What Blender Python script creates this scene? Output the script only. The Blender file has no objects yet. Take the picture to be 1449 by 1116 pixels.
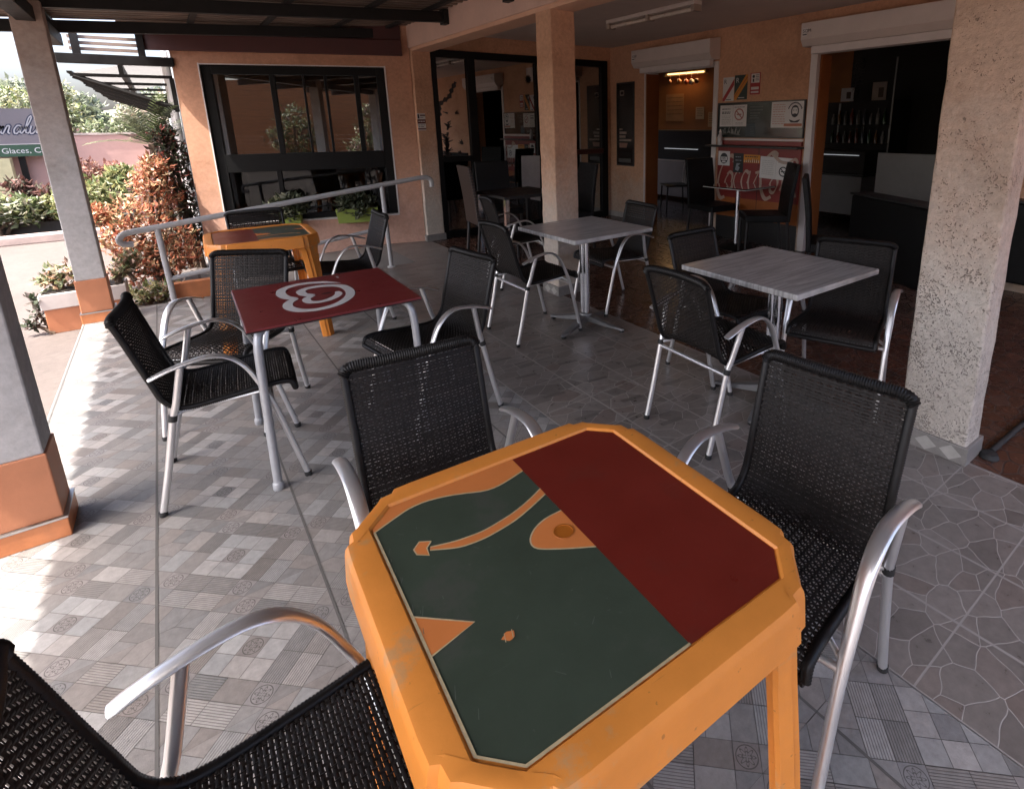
import bpy, math, random
import numpy as np
from mathutils import Vector, Matrix
R = math.radians
S = bpy.context.scene
COL = S.collection
random.seed(7)

# ------------------------------------------------------------------ camera
cam_d = bpy.data.cameras.new('camera')
cam_d.sensor_fit = 'HORIZONTAL'; cam_d.sensor_width = 36.0
cam_d.lens = 782.496 / 1449 * 36
cam_d.shift_x = (724.5 - 843.156) / 1449
cam_d.shift_y = -(558.0 - 369.659) / 1449
cam_d.clip_start = 0.05; cam_d.clip_end = 500
cam = bpy.data.objects.new('camera', cam_d); COL.objects.link(cam)
yaw, pitch, roll = 0.654, 0.246, 0.014
fwd = Vector((math.sin(yaw)*math.cos(pitch), math.cos(yaw)*math.cos(pitch), -math.sin(pitch)))
rt = Vector((math.cos(yaw), -math.sin(yaw), 0)); dn = fwd.cross(rt)
rr = math.cos(roll)*rt + math.sin(roll)*dn; dd = -math.sin(roll)*rt + math.cos(roll)*dn
m = Matrix.Identity(4)
for i in range(3):
    m[i][0] = rr[i]; m[i][1] = -dd[i]; m[i][2] = -fwd[i]
m[0][3], m[1][3], m[2][3] = 0, 0, 1.448
cam.matrix_world = m
S.camera = cam

# ------------------------------------------------------------------ light
W = bpy.data.worlds.new('World'); S.world = W; W.use_nodes = True
wn = W.node_tree.nodes; wl = W.node_tree.links
for n in list(wn): wn.remove(n)
wo = wn.new('ShaderNodeOutputWorld'); wb = wn.new('ShaderNodeBackground'); ws = wn.new('ShaderNodeTexSky')
ws.sky_type = 'NISHITA'; ws.sun_disc = False
SUN_EL, SUN_AZ = R(60), R(263)          # azimuth clockwise from +Y
ws.sun_elevation = SUN_EL; ws.sun_rotation = SUN_AZ
ws.air_density = .7; ws.dust_density = 6.5; ws.ozone_density = 1.0
wb.inputs['Strength'].default_value = 0.15
wl.new(ws.outputs[0], wb.inputs[0]); wl.new(wb.outputs[0], wo.inputs[0])
sd = bpy.data.lights.new('sun', 'SUN'); sd.energy = 2.7; sd.angle = R(0.6); sd.color = (1.0, .95, .88)
sun = bpy.data.objects.new('sun', sd); COL.objects.link(sun)
sdir = Vector((math.sin(SUN_AZ)*math.cos(SUN_EL), math.cos(SUN_AZ)*math.cos(SUN_EL), math.sin(SUN_EL)))
sun.rotation_euler = sdir.to_track_quat('Z', 'Y').to_euler()
sun.location = (-6, 0, 12)
S.view_settings.view_transform = 'Standard'; S.view_settings.look = 'None'
S.view_settings.gamma = 1.0; S.view_settings.exposure = 2.5
S.render.engine = 'CYCLES'
S.cycles.max_bounces = 10; S.cycles.diffuse_bounces = 5; S.cycles.glossy_bounces = 4
S.cycles.transmission_bounces = 6; S.cycles.transparent_max_bounces = 12
S.cycles.caustics_reflective = False; S.cycles.caustics_refractive = False
S.cycles.use_denoising = True

# ------------------------------------------------------------------ materials
def nodes(name):
    mt = bpy.data.materials.new(name); mt.use_nodes = True
    nt = mt.node_tree; b = nt.nodes['Principled BSDF']
    return mt, nt, b
def N(nt, typ, **kw):
    n = nt.nodes.new(typ)
    for k, v in kw.items():
        if k in n.inputs: n.inputs[k].default_value = v
        else: setattr(n, k, v)
    return n
def math_n(nt, op, a, b=None):
    n = nt.nodes.new('ShaderNodeMath'); n.operation = op
    for i, x in enumerate((a, b)):
        if x is None: continue
        if isinstance(x, (int, float)): n.inputs[i].default_value = x
        else: nt.links.new(x, n.inputs[i])
    return n.outputs[0]
def mixc(nt, fac, a, b, mode='MIX'):
    n = nt.nodes.new('ShaderNodeMix'); n.data_type = 'RGBA'; n.blend_type = mode
    for sock, x in ((n.inputs[0], fac), (n.inputs[6], a), (n.inputs[7], b)):
        if isinstance(x, (int, float)): sock.default_value = x
        elif isinstance(x, tuple): sock.default_value = (*x, 1)
        else: nt.links.new(x, sock)
    return n.outputs[2]
def ramp(nt, fac, pts):
    n = nt.nodes.new('ShaderNodeValToRGB')
    el = n.color_ramp.elements
    while len(el) < len(pts): el.new(.5)
    for e, (p, c) in zip(el, pts): e.position = p; e.color = (*c, 1) if len(c) == 3 else c
    nt.links.new(fac, n.inputs[0]); return n.outputs[0]
def M(name, col, rough=.5, metal=0., var=.15, vs=6., bump=0., bs=80., spec=.5, stretch=None, spots=None, coat=0., specks=None):
    """plain procedural material: base colour broken up by two noises, roughness variation and optional bump"""
    mt, nt, b = nodes(name)
    tc = N(nt, 'ShaderNodeTexCoord'); src = tc.outputs['Object']
    if stretch:
        mp = N(nt, 'ShaderNodeMapping'); mp.inputs['Scale'].default_value = stretch
        nt.links.new(src, mp.inputs[0]); src = mp.outputs[0]
    n1 = N(nt, 'ShaderNodeTexNoise', Scale=vs, Detail=6., Roughness=.65); nt.links.new(src, n1.inputs['Vector'])
    lo = tuple(c*(1-var) for c in col); hi = tuple(min(1, c*(1+var)) for c in col)
    c = ramp(nt, n1.outputs[0], [(.3, lo), (.7, hi)])
    if spots:
        n3 = N(nt, 'ShaderNodeTexNoise', Scale=spots[1], Detail=8., Roughness=.7); nt.links.new(src, n3.inputs['Vector'])
        f = ramp(nt, n3.outputs[0], [(spots[2], (0, 0, 0)), (spots[2]+.08, (1, 1, 1))])
        c = mixc(nt, f, c, spots[0])
    if specks:
        n6 = N(nt, 'ShaderNodeTexNoise', Scale=specks[1], Detail=3., Roughness=.5); nt.links.new(tc.outputs['Object'], n6.inputs['Vector'])
        mp2 = N(nt, 'ShaderNodeMapping'); mp2.inputs['Scale'].default_value = (9, 160, 9); mp2.inputs['Rotation'].default_value = (0, 0, .7); nt.links.new(tc.outputs['Object'], mp2.inputs[0])
        n7 = N(nt, 'ShaderNodeTexNoise', Scale=1., Detail=2.); nt.links.new(mp2.outputs[0], n7.inputs['Vector'])
        f6 = math_n(nt, 'MAXIMUM', ramp(nt, n6.outputs[0], [(.70, (0, 0, 0)), (.74, (1, 1, 1))]), ramp(nt, n7.outputs[0], [(.73, (0, 0, 0)), (.77, (.6, .6, .6))]))
        c = mixc(nt, math_n(nt, 'MULTIPLY', f6, specks[2]), c, specks[0])
    nt.links.new(c, b.inputs['Base Color'])
    r = ramp(nt, n1.outputs[0], [(.25, (max(0, rough-.08),)*3), (.75, (min(1, rough+.08),)*3)])
    nt.links.new(r, b.inputs['Roughness'])
    b.inputs['Metallic'].default_value = metal
    b.inputs['Specular IOR Level'].default_value = spec
    b.inputs['Coat Weight'].default_value = coat
    if bump:
        n2 = N(nt, 'ShaderNodeTexNoise', Scale=bs, Detail=5., Roughness=.6); nt.links.new(src, n2.inputs['Vector'])
        bp = N(nt, 'ShaderNodeBump', Strength=bump, Distance=.01)
        nt.links.new(n2.outputs[0], bp.inputs['Height']); nt.links.new(bp.outputs[0], b.inputs['Normal'])
    return mt
def M_attr(name, rough=.5, bump=0., bs=120., spec=.5, trans=0.):
    mt, nt, b = nodes(name)
    a = N(nt, 'ShaderNodeAttribute'); a.attribute_name = 'Col'
    tc = N(nt, 'ShaderNodeTexCoord'); n1 = N(nt, 'ShaderNodeTexNoise', Scale=25., Detail=5.)
    nt.links.new(tc.outputs['Object'], n1.inputs['Vector'])
    f = ramp(nt, n1.outputs[0], [(.3, (.75,)*3), (.7, (1.15,)*3)])
    c = mixc(nt, 1., a.outputs[0], f, 'MULTIPLY')
    nt.links.new(c, b.inputs['Base Color'])
    b.inputs['Roughness'].default_value = rough; b.inputs['Specular IOR Level'].default_value = spec
    if bump:
        n2 = N(nt, 'ShaderNodeTexNoise', Scale=bs, Detail=4.); nt.links.new(tc.outputs['Object'], n2.inputs['Vector'])
        bp = N(nt, 'ShaderNodeBump', Strength=bump, Distance=.004)
        nt.links.new(n2.outputs[0], bp.inputs['Height']); nt.links.new(bp.outputs[0], b.inputs['Normal'])
    if trans:
        tr = N(nt, 'ShaderNodeBsdfTranslucent'); nt.links.new(c, tr.inputs[0])
        mx = N(nt, 'ShaderNodeMixShader'); mx.inputs[0].default_value = trans
        nt.links.new(b.outputs[0], mx.inputs[1]); nt.links.new(tr.outputs[0], mx.inputs[2])
        nt.links.new(mx.outputs[0], nt.nodes['Material Output'].inputs[0])
    return mt
def M_stucco(name, top, bottom, z0, z1, bump=.6, bs=45., pits=False):
    """rough render; colour blends from the bottom tone to the top tone with height"""
    mt, nt, b = nodes(name)
    tc = N(nt, 'ShaderNodeTexCoord'); src = tc.outputs['Object']
    sep = N(nt, 'ShaderNodeSeparateXYZ'); nt.links.new(src, sep.inputs[0])
    n1 = N(nt, 'ShaderNodeTexNoise', Scale=3.5, Detail=8., Roughness=.7); nt.links.new(src, n1.inputs['Vector'])
    z = math_n(nt, 'ADD', sep.outputs[2], math_n(nt, 'MULTIPLY', math_n(nt, 'SUBTRACT', n1.outputs[0], .5), 1.3))
    f = math_n(nt, 'DIVIDE', math_n(nt, 'SUBTRACT', z, z0), z1 - z0)
    c = ramp(nt, f, [(0., bottom), (1., top)])
    n4 = N(nt, 'ShaderNodeTexNoise', Scale=30., Detail=6., Roughness=.7); nt.links.new(src, n4.inputs['Vector'])
    c = mixc(nt, 1., c, ramp(nt, n4.outputs[0], [(.3, (.82,)*3), (.7, (1.1,)*3)]), 'MULTIPLY')
    n8 = N(nt, 'ShaderNodeTexNoise', Scale=1.3, Detail=7., Roughness=.72, Distortion=.8); nt.links.new(src, n8.inputs['Vector'])
    c = mixc(nt, 1., c, ramp(nt, n8.outputs[0], [(.32, (.80, .77, .74)), (.5, (1., 1., 1.)), (.7, (1.06, 1.05, 1.04))]), 'MULTIPLY')
    n2 = N(nt, 'ShaderNodeTexNoise', Scale=bs, Detail=6., Roughness=.65); nt.links.new(src, n2.inputs['Vector'])
    h = n2.outputs[0]
    if pits:
        mp = N(nt, 'ShaderNodeMapping'); mp.inputs['Scale'].default_value = (1, 1, 1.0); nt.links.new(src, mp.inputs[0])
        v = N(nt, 'ShaderNodeTexNoise', Scale=80., Detail=4., Roughness=.55, Distortion=1.4); nt.links.new(mp.outputs[0], v.inputs['Vector'])
        n5 = N(nt, 'ShaderNodeTexNoise', Scale=7., Detail=2.); nt.links.new(src, n5.inputs['Vector'])
        pf = math_n(nt, 'ADD', v.outputs[0], math_n(nt, 'MULTIPLY', math_n(nt, 'SUBTRACT', n5.outputs[0], .5), .35))
        pf = math_n(nt, 'SUBTRACT', pf, math_n(nt, 'MULTIPLY', math_n(nt, 'SUBTRACT', sep.outputs[2], .6), .06))
        pit = ramp(nt, pf, [(.60, (0, 0, 0)), (.66, (1, 1, 1))])
        c = mixc(nt, math_n(nt, 'MULTIPLY', pit, .5), c, (.2, .16, .13))
        h = math_n(nt, 'SUBTRACT', h, math_n(nt, 'MULTIPLY', pit, .9))
    nt.links.new(c, b.inputs['Base Color']); b.inputs['Roughness'].default_value = .85
    b.inputs['Specular IOR Level'].default_value = .25
    bp = N(nt, 'ShaderNodeBump', Strength=bump, Distance=.012)
    nt.links.new(h, bp.inputs['Height']); nt.links.new(bp.outputs[0], b.inputs['Normal'])
    return mt
def M_glass(name, refl=.12, tint=(.75, .78, .78), rough=0.0, k=1.6):
    mt, nt, b = nodes(name); nt.nodes.remove(b)
    tr = N(nt, 'ShaderNodeBsdfTransparent'); tr.inputs[0].default_value = (*tint, 1)
    gl = N(nt, 'ShaderNodeBsdfGlossy'); gl.inputs['Roughness'].default_value = rough; gl.inputs[0].default_value = (.9, .92, .92, 1)
    fr = N(nt, 'ShaderNodeFresnel', IOR=1.5)
    f = math_n(nt, 'MINIMUM', math_n(nt, 'ADD', math_n(nt, 'MULTIPLY', fr.outputs[0], k), refl), 1.)
    mx = N(nt, 'ShaderNodeMixShader'); nt.links.new(f, mx.inputs[0])
    nt.links.new(tr.outputs[0], mx.inputs[1]); nt.links.new(gl.outputs[0], mx.inputs[2])
    nt.links.new(mx.outputs[0], nt.nodes['Material Output'].inputs[0])
    return mt
def M_emit(name, col, st):
    mt, nt, b = nodes(name)
    b.inputs['Base Color'].default_value = (*col, 1); b.inputs['Emission Color'].default_value = (*col, 1)
    b.inputs['Emission Strength'].default_value = st
    return mt

alu = M('brushed_aluminium', (.78, .78, .78), .34, .8, .03, 4)
chrome = M('polished_steel', (.75, .75, .76), .14, 1., .06, 20)
greytube = M('grey_painted_tube', (.42, .43, .45), .4, .35, .1, 20)
rubber = M('black_rubber', (.02, .02, .02), .7)
wicker = M('black_wicker', (.019, .016, .0145), .52, 0, .35, 30, .1, 220, .2)
wicker_rim = M('black_wicker_binding', (.009, .0082, .008), .42, 0, .3, 60, .1, 300, .3)
leather = M('black_leatherette', (.008, .008, .008), .5, 0, .25, 25, .1, 150, .2)
orange_pl = M('orange_plastic', (.77, .275, .048), .42, 0, .1, 5, .04, 200, .4, spots=((.62, .30, .11), 7., .56), specks=((.30, .11, .03), 55., .55))
art_orange = M('orange_plastic_panel', (.66, .21, .055), .45, 0, .06, 8)
art_green = M('dark_green_print', (.050, .066, .045), .36, 0, .12, 12, .02, 200, .45, spots=((.065, .072, .055), 6., .55), specks=((.10, .11, .09), 90., .45))
art_red = M('dark_red_print', (.16, .018, .011), .34, 0, .08, 12, .02, 200, .45, spots=((.15, .022, .014), 5., .55), specks=((.20, .05, .04), 90., .4))
art_cream = M('cream_print_line', (.55, .44, .25), .5, 0, .2, 60)
red_lam = M('red_laminate', (.17, .022, .022), .32, 0, .08, 10, .0, 1, .5, spots=((.20, .035, .033), 5., .56), specks=((.28, .10, .09), 80., .4))
white_print = M('white_print', (.62, .60, .58), .4, 0, .06, 20)
black_paint = M('black_paint', (.012, .011, .011), .4, 0, .2, 10)
black_alu = M('black_aluminium_frame', (.006, .006, .006), .4, 0, .2, 15, spec=.16)
dark_steel = M('dark_steel', (.013, .012, .0115), .55, 0, .3, 8, .05, 60, .3)
maroon = M('maroon_paint', (.055, .010, .008), .5, 0, .15, 4)
peach = M_stucco('peach_wall_paint', (.53, .29, .19), (.56, .34, .26), .2, .9, .18, 60)
peach_in = M_stucco('peach_wall_rough', (.60, .345, .215), (.62, .51, .41), .0, .75, .7, 30)
peach_trim = M('pale_peach_paint', (.62, .38, .26), .6, 0, .08, 5, .08, 90)
beam_daylit = M('pale_pink_daylit', (.62, .43, .35), .65, 0, .08, 4, .08, 70)  # paler than peach_trim: outside light on the beam face put into the colour
pil_front = M_stucco('pillar_render_pitted', (.60, .42, .315), (.60, .545, .48), .55, 1.5, 1.0, 38, True)
pil_far = M_stucco('pillar_render', (.60, .36, .235), (.60, .53, .45), .35, 1.25, .8, 34)
grey_post = M_stucco('grey_post_paint', (.44, .34, .29), (.46, .455, .45), 1.1, 2.2, .1, 60)
orange_base = M('terracotta_paint', (.47, .19, .095), .55, 0, .1, 6, .06, 60)
terracotta = M('terracotta_tile', (.52, .19, .075), .38, 0, .18, 9, .05, 60)
concrete = M('pale_concrete', (.42, .40, .38), .75, 0, .15, 6, .2, 60)
grout = M('tile_grout', (.12, .11, .105), .8, 0, .15, 20)
ceil_m = M('ceiling_paint', (.56, .47, .42), .8, 0, .1, 1.2, .1, 30)
white_metal = M('white_painted_metal', (.62, .56, .52), .4, 0, .06, 4, .02, 60)
white_frame = M('white_door_frame', (.66, .62, .60), .4, 0, .06, 6)
jamb = M('orange_brown_jamb', (.30, .10, .03), .5, 0, .15, 5)
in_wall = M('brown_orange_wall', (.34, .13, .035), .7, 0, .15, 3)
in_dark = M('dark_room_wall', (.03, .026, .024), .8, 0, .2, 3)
grey_panel = M('grey_counter_panel', (.22, .21, .205), .45, 0, .08, 5)
paper = M('white_paper', (.66, .64, .62), .7, 0, .05, 12)
ink = M('black_ink', (.03, .03, .035), .7)
redink = M('red_ink', (.35, .03, .03), .6)
orangeink = M('orange_ink', (.6, .24, .03), .6)
greenink = M('dark_green_card', (.015, .03, .022), .55)
board_m = M('dark_green_glass_board', (.02, .028, .025), .12, 0, .2, 8)
coke_red = M('red_vinyl', (.21, .020, .015), .4, 0, .12, 4)
coke_or = M('orange_brown_vinyl', (.34, .10, .02), .45, 0, .15, 5)
lime = M('lime_green_plastic', (.22, .28, .05), .45, 0, .1, 8)
soil = M('dark_soil', (.03, .022, .016), .95, 0, .4, 40, .5, 60)
bark = M('brown_bark', (.09, .06, .04), .9, 0, .3, 15, .5, 40)
leaf_m = M_attr('leaves', .5, 0, 1, .4, .25)
glass_win = M_glass('window_glass', .10, (.70, .70, .68))
glass_door = M_glass('door_glass', .34, (.40, .40, .39)); glass_low = M_glass('tinted_lower_glass', .0, (.35, .36, .35), 0., .7)
glass_top = M_glass('table_glass', .15, (.12, .12, .12))
rail_m = M('light_grey_painted_steel', (.46, .46, .46), .45, 0, .08, 20)
pink_wall = M('dusty_pink_wall', (.58, .36, .32), .8, 0, .1, 2, .15, 30, spots=((.48, .29, .25), 2.5, .66))
sign_m = M('mauve_sign_board', (.20, .178, .19), .6, 0, .06, 3)
sign_green = M('green_sign_band', (.035, .085, .05), .6, 0, .06, 5)
sign_ink = M('navy_sign_paint', (.03, .035, .07), .6)
sign_white = M('white_sign_paint', (.65, .65, .65), .6)
bamboo = M('bamboo_blind', (.30, .115, .03), .6, 0, .3, 5, .2, 40, .3, (1, 1, 14))
grey_side = M('grey_blue_side_wall', (.33, .345, .36), .7, 0, .08, 3, .1, 50)

def M_wood_grey():
    mt, nt, b = nodes('grey_wood_laminate')
    tc = N(nt, 'ShaderNodeTexCoord'); mp = N(nt, 'ShaderNodeMapping'); mp.inputs['Scale'].default_value = (2.2, 26, 1)
    nt.links.new(tc.outputs['Object'], mp.inputs[0])
    n1 = N(nt, 'ShaderNodeTexNoise', Scale=1.6, Detail=8., Roughness=.7, Distortion=.5); nt.links.new(mp.outputs[0], n1.inputs['Vector'])
    c = ramp(nt, n1.outputs[0], [(.3, (.20, .195, .19)), (.47, (.34, .332, .325)), (.55, (.46, .45, .44)), (.7, (.58, .57, .555))])
    nt.links.new(c, b.inputs['Base Color']); b.inputs['Roughness'].default_value = .28
    return mt
woodgrey = M_wood_grey()

def M_herring():
    mt, nt, b = nodes('brown_herringbone_weave')
    tc = N(nt, 'ShaderNodeTexCoord'); sp = N(nt, 'ShaderNodeSeparateXYZ'); nt.links.new(tc.outputs['Object'], sp.inputs[0])
    x = math_n(nt, 'ABSOLUTE', math_n(nt, 'SUBTRACT', math_n(nt, 'PINGPONG', math_n(nt, 'ADD', sp.outputs[0], 5.), .11), 0.))
    w = math_n(nt, 'FRACT', math_n(nt, 'MULTIPLY', math_n(nt, 'ADD', x, sp.outputs[2]), 32.))
    f = ramp(nt, w, [(.15, (.012, .008, .006)), (.5, (.075, .048, .038)), (.9, (.012, .008, .006))])
    nt.links.new(f, b.inputs['Base Color']); b.inputs['Roughness'].default_value = .45
    bp = N(nt, 'ShaderNodeBump', Strength=.8, Distance=.01); nt.links.new(f, bp.inputs['Height']); nt.links.new(bp.outputs[0], b.inputs['Normal'])
    return mt
herring = M_herring()

def M_crazy(name, stones, groutc, tile=.30, ox=1.34, oy=.402, bars=True, scale=9.8, rough=.30, gw=.013, jointw=.0045):
    mt, nt, b = nodes(name)
    tc = N(nt, 'ShaderNodeTexCoord'); sp = N(nt, 'ShaderNodeSeparateXYZ'); nt.links.new(tc.outputs['Object'], sp.inputs[0])
    nz = N(nt, 'ShaderNodeTexNoise', Scale=5., Detail=2.); nt.links.new(tc.outputs['Object'], nz.inputs['Vector'])
    add = N(nt, 'ShaderNodeVectorMath'); add.operation = 'MULTIPLY_ADD'
    nt.links.new(nz.outputs['Color'], add.inputs[0]); add.inputs[1].default_value = (.06, .06, 0); nt.links.new(tc.outputs['Object'], add.inputs[2])
    mp = N(nt, 'ShaderNodeMapping'); mp.inputs['Rotation'].default_value = (0, 0, .5); mp.inputs['Scale'].default_value = (.85, 1.25, 0)
    nt.links.new(add.outputs[0], mp.inputs[0])
    v1 = N(nt, 'ShaderNodeTexVoronoi', Scale=scale); v1.feature = 'DISTANCE_TO_EDGE'; v1.voronoi_dimensions = '2D'; nt.links.new(mp.outputs[0], v1.inputs['Vector'])
    v2 = N(nt, 'ShaderNodeTexVoronoi', Scale=scale); v2.feature = 'F1'; v2.voronoi_dimensions = '2D'; nt.links.new(mp.outputs[0], v2.inputs['Vector'])
    sc = N(nt, 'ShaderNodeSeparateColor'); nt.links.new(v2.outputs['Color'], sc.inputs[0])
    base = ramp(nt, sc.outputs[0], [(0., stones[0]), (.4, stones[1]), (.7, stones[2]), (1., stones[3])])
    n3 = N(nt, 'ShaderNodeTexNoise', Scale=22., Detail=6., Roughness=.7); nt.links.new(tc.outputs['Object'], n3.inputs['Vector'])
    base = mixc(nt, 1., base, ramp(nt, n3.outputs[0], [(.3, (.78,)*3), (.7, (1.12,)*3)]), 'MULTIPLY')
    ge = ramp(nt, v1.outputs[0], [(gw*.6, (1, 1, 1)), (gw*1.5, (0, 0, 0))])
    fx = math_n(nt, 'FRACT', math_n(nt, 'DIVIDE', math_n(nt, 'SUBTRACT', sp.outputs[0], ox - 30*tile), tile))
    fy = math_n(nt, 'FRACT', math_n(nt, 'DIVIDE', math_n(nt, 'SUBTRACT', sp.outputs[1], oy - 90*tile), tile))
    if bars:
        bx = math_n(nt, 'LESS_THAN', math_n(nt, 'ABSOLUTE', math_n(nt, 'SUBTRACT', fx, .52)), .21)
        by = math_n(nt, 'LESS_THAN', math_n(nt, 'ABSOLUTE', math_n(nt, 'ADD', math_n(nt, 'SUBTRACT', fy, .55), math_n(nt, 'MULTIPLY', fx, .15))), .05)
        bar = math_n(nt, 'MULTIPLY', math_n(nt, 'MULTIPLY', bx, by), math_n(nt, 'GREATER_THAN', sp.outputs[1], 1.3))
        base = mixc(nt, math_n(nt, 'MULTIPLY', bar, .65), base, tuple(c*.5 for c in stones[1])); ge = mixc(nt, bar, ge, (0, 0, 0))
    c = mixc(nt, ge, base, groutc)
    jx = math_n(nt, 'LESS_THAN', math_n(nt, 'PINGPONG', math_n(nt, 'ADD', fx, 0.), .5), jointw/tile)
    jy = math_n(nt, 'LESS_THAN', math_n(nt, 'PINGPONG', math_n(nt, 'ADD', fy, 0.), .5), jointw*.6/tile)
    j = math_n(nt, 'MAXIMUM', jx, jy)
    c = mixc(nt, j, c, tuple(x*.9 for x in groutc))
    nt.links.new(c, b.inputs['Base Color'])
    rg = math_n(nt, 'ADD', math_n(nt, 'MULTIPLY', math_n(nt, 'MAXIMUM', ge, j), .35), ramp(nt, n3.outputs[0], [(.3, (rough-.05,)*3), (.7, (rough+.12,)*3)]))
    nt.links.new(rg, b.inputs['Roughness'])
    hh = math_n(nt, 'SUBTRACT', math_n(nt, 'MULTIPLY', n3.outputs[0], .12), math_n(nt, 'MAXIMUM', ge, j))
    bp = N(nt, 'ShaderNodeBump', Strength=.35, Distance=.004); nt.links.new(hh, bp.inputs['Height']); nt.links.new(bp.outputs[0], b.inputs['Normal'])
    return mt
crazy = M_crazy('crazy_paving_tile', [(.16, .141, .128), (.20, .178, .162), (.235, .208, .19), (.185, .148, .13)], (.36, .33, .305))
redtile = M_crazy('red_brown_floor_tile', [(.085, .036, .024), (.105, .046, .03), (.07, .032, .022), (.115, .058, .042)], (.055, .038, .032), .30, 2.55, .1, False, 10.5, .2, .03, .004)

def M_cell(name, kind):
    """patchwork tile cell: colour from the tile's own print, ribs or an ornament drawn in the cell's UV"""
    mt, nt, b = nodes(name)
    a = N(nt, 'ShaderNodeAttribute'); a.attribute_name = 'Col'
    tc = N(nt, 'ShaderNodeTexCoord'); uv = tc.outputs['UV']
    n1 = N(nt, 'ShaderNodeTexNoise', Scale=40., Detail=6., Roughness=.7); nt.links.new(tc.outputs['Object'], n1.inputs['Vector'])
    n0 = N(nt, 'ShaderNodeTexNoise', Scale=1.7, Detail=3.); nt.links.new(tc.outputs['Object'], n0.inputs['Vector'])
    c = mixc(nt, 1., a.outputs[0], ramp(nt, n1.outputs[0], [(.3, (.80,)*3), (.7, (1.12,)*3)]), 'MULTIPLY')
    c = mixc(nt, 1., c, ramp(nt, n0.outputs[0], [(.3, (.92,)*3), (.7, (1.05,)*3)]), 'MULTIPLY')
    sp = N(nt, 'ShaderNodeSeparateXYZ'); nt.links.new(uv, sp.inputs[0])
    h = n1.outputs[0]
    if kind == 'rib':
        w = math_n(nt, 'PINGPONG', math_n(nt, 'MULTIPLY', sp.outputs[0], 9.), .5)
        f = ramp(nt, w, [(.12, (1, 1, 1)), (.2, (0, 0, 0))])
        c = mixc(nt, math_n(nt, 'MULTIPLY', f, .55), c, (.05, .045, .04)); h = math_n(nt, 'SUBTRACT', h, f)
    if kind == 'orn':
        u = math_n(nt, 'SUBTRACT', sp.outputs[0], .5); v = math_n(nt, 'SUBTRACT', sp.outputs[1], .5)
        r = math_n(nt, 'SQRT', math_n(nt, 'ADD', math_n(nt, 'MULTIPLY', u, u), math_n(nt, 'MULTIPLY', v, v)))
        an = math_n(nt, 'ARCTAN2', u, v)
        pet = math_n(nt, 'ADD', .25, math_n(nt, 'MULTIPLY', math_n(nt, 'COSINE', math_n(nt, 'MULTIPLY', an, 8.)), .09))
        l1 = math_n(nt, 'LESS_THAN', math_n(nt, 'ABSOLUTE', math_n(nt, 'SUBTRACT', r, pet)), .03)
        l2 = math_n(nt, 'LESS_THAN', math_n(nt, 'ABSOLUTE', math_n(nt, 'SUBTRACT', r, .42)), .022)
        pet2 = math_n(nt, 'ADD', .12, math_n(nt, 'MULTIPLY', math_n(nt, 'COSINE', math_n(nt, 'MULTIPLY', an, 4.)), .07))
        l3 = math_n(nt, 'LESS_THAN', math_n(nt, 'ABSOLUTE', math_n(nt, 'SUBTRACT', r, pet2)), .025)
        f = math_n(nt, 'MAXIMUM', math_n(nt, 'MAXIMUM', l1, l2), l3)
        c = mixc(nt, math_n(nt, 'MULTIPLY', f, .7), c, (.05, .045, .04))
    nt.links.new(c, b.inputs['Base Color'])
    nt.links.new(ramp(nt, n1.outputs[0], [(.3, (.38,)*3), (.7, (.58,)*3)]), b.inputs['Roughness']); b.inputs['Specular IOR Level'].default_value = .35
    bp = N(nt, 'ShaderNodeBump', Strength=.35, Distance=.003); nt.links.new(h, bp.inputs['Height']); nt.links.new(bp.outputs[0], b.inputs['Normal'])
    return mt
cell_plain, cell_rib, cell_orn = M_cell('patchwork_tile_plain', ''), M_cell('patchwork_tile_ribbed', 'rib'), M_cell('patchwork_tile_ornament', 'orn')

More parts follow.
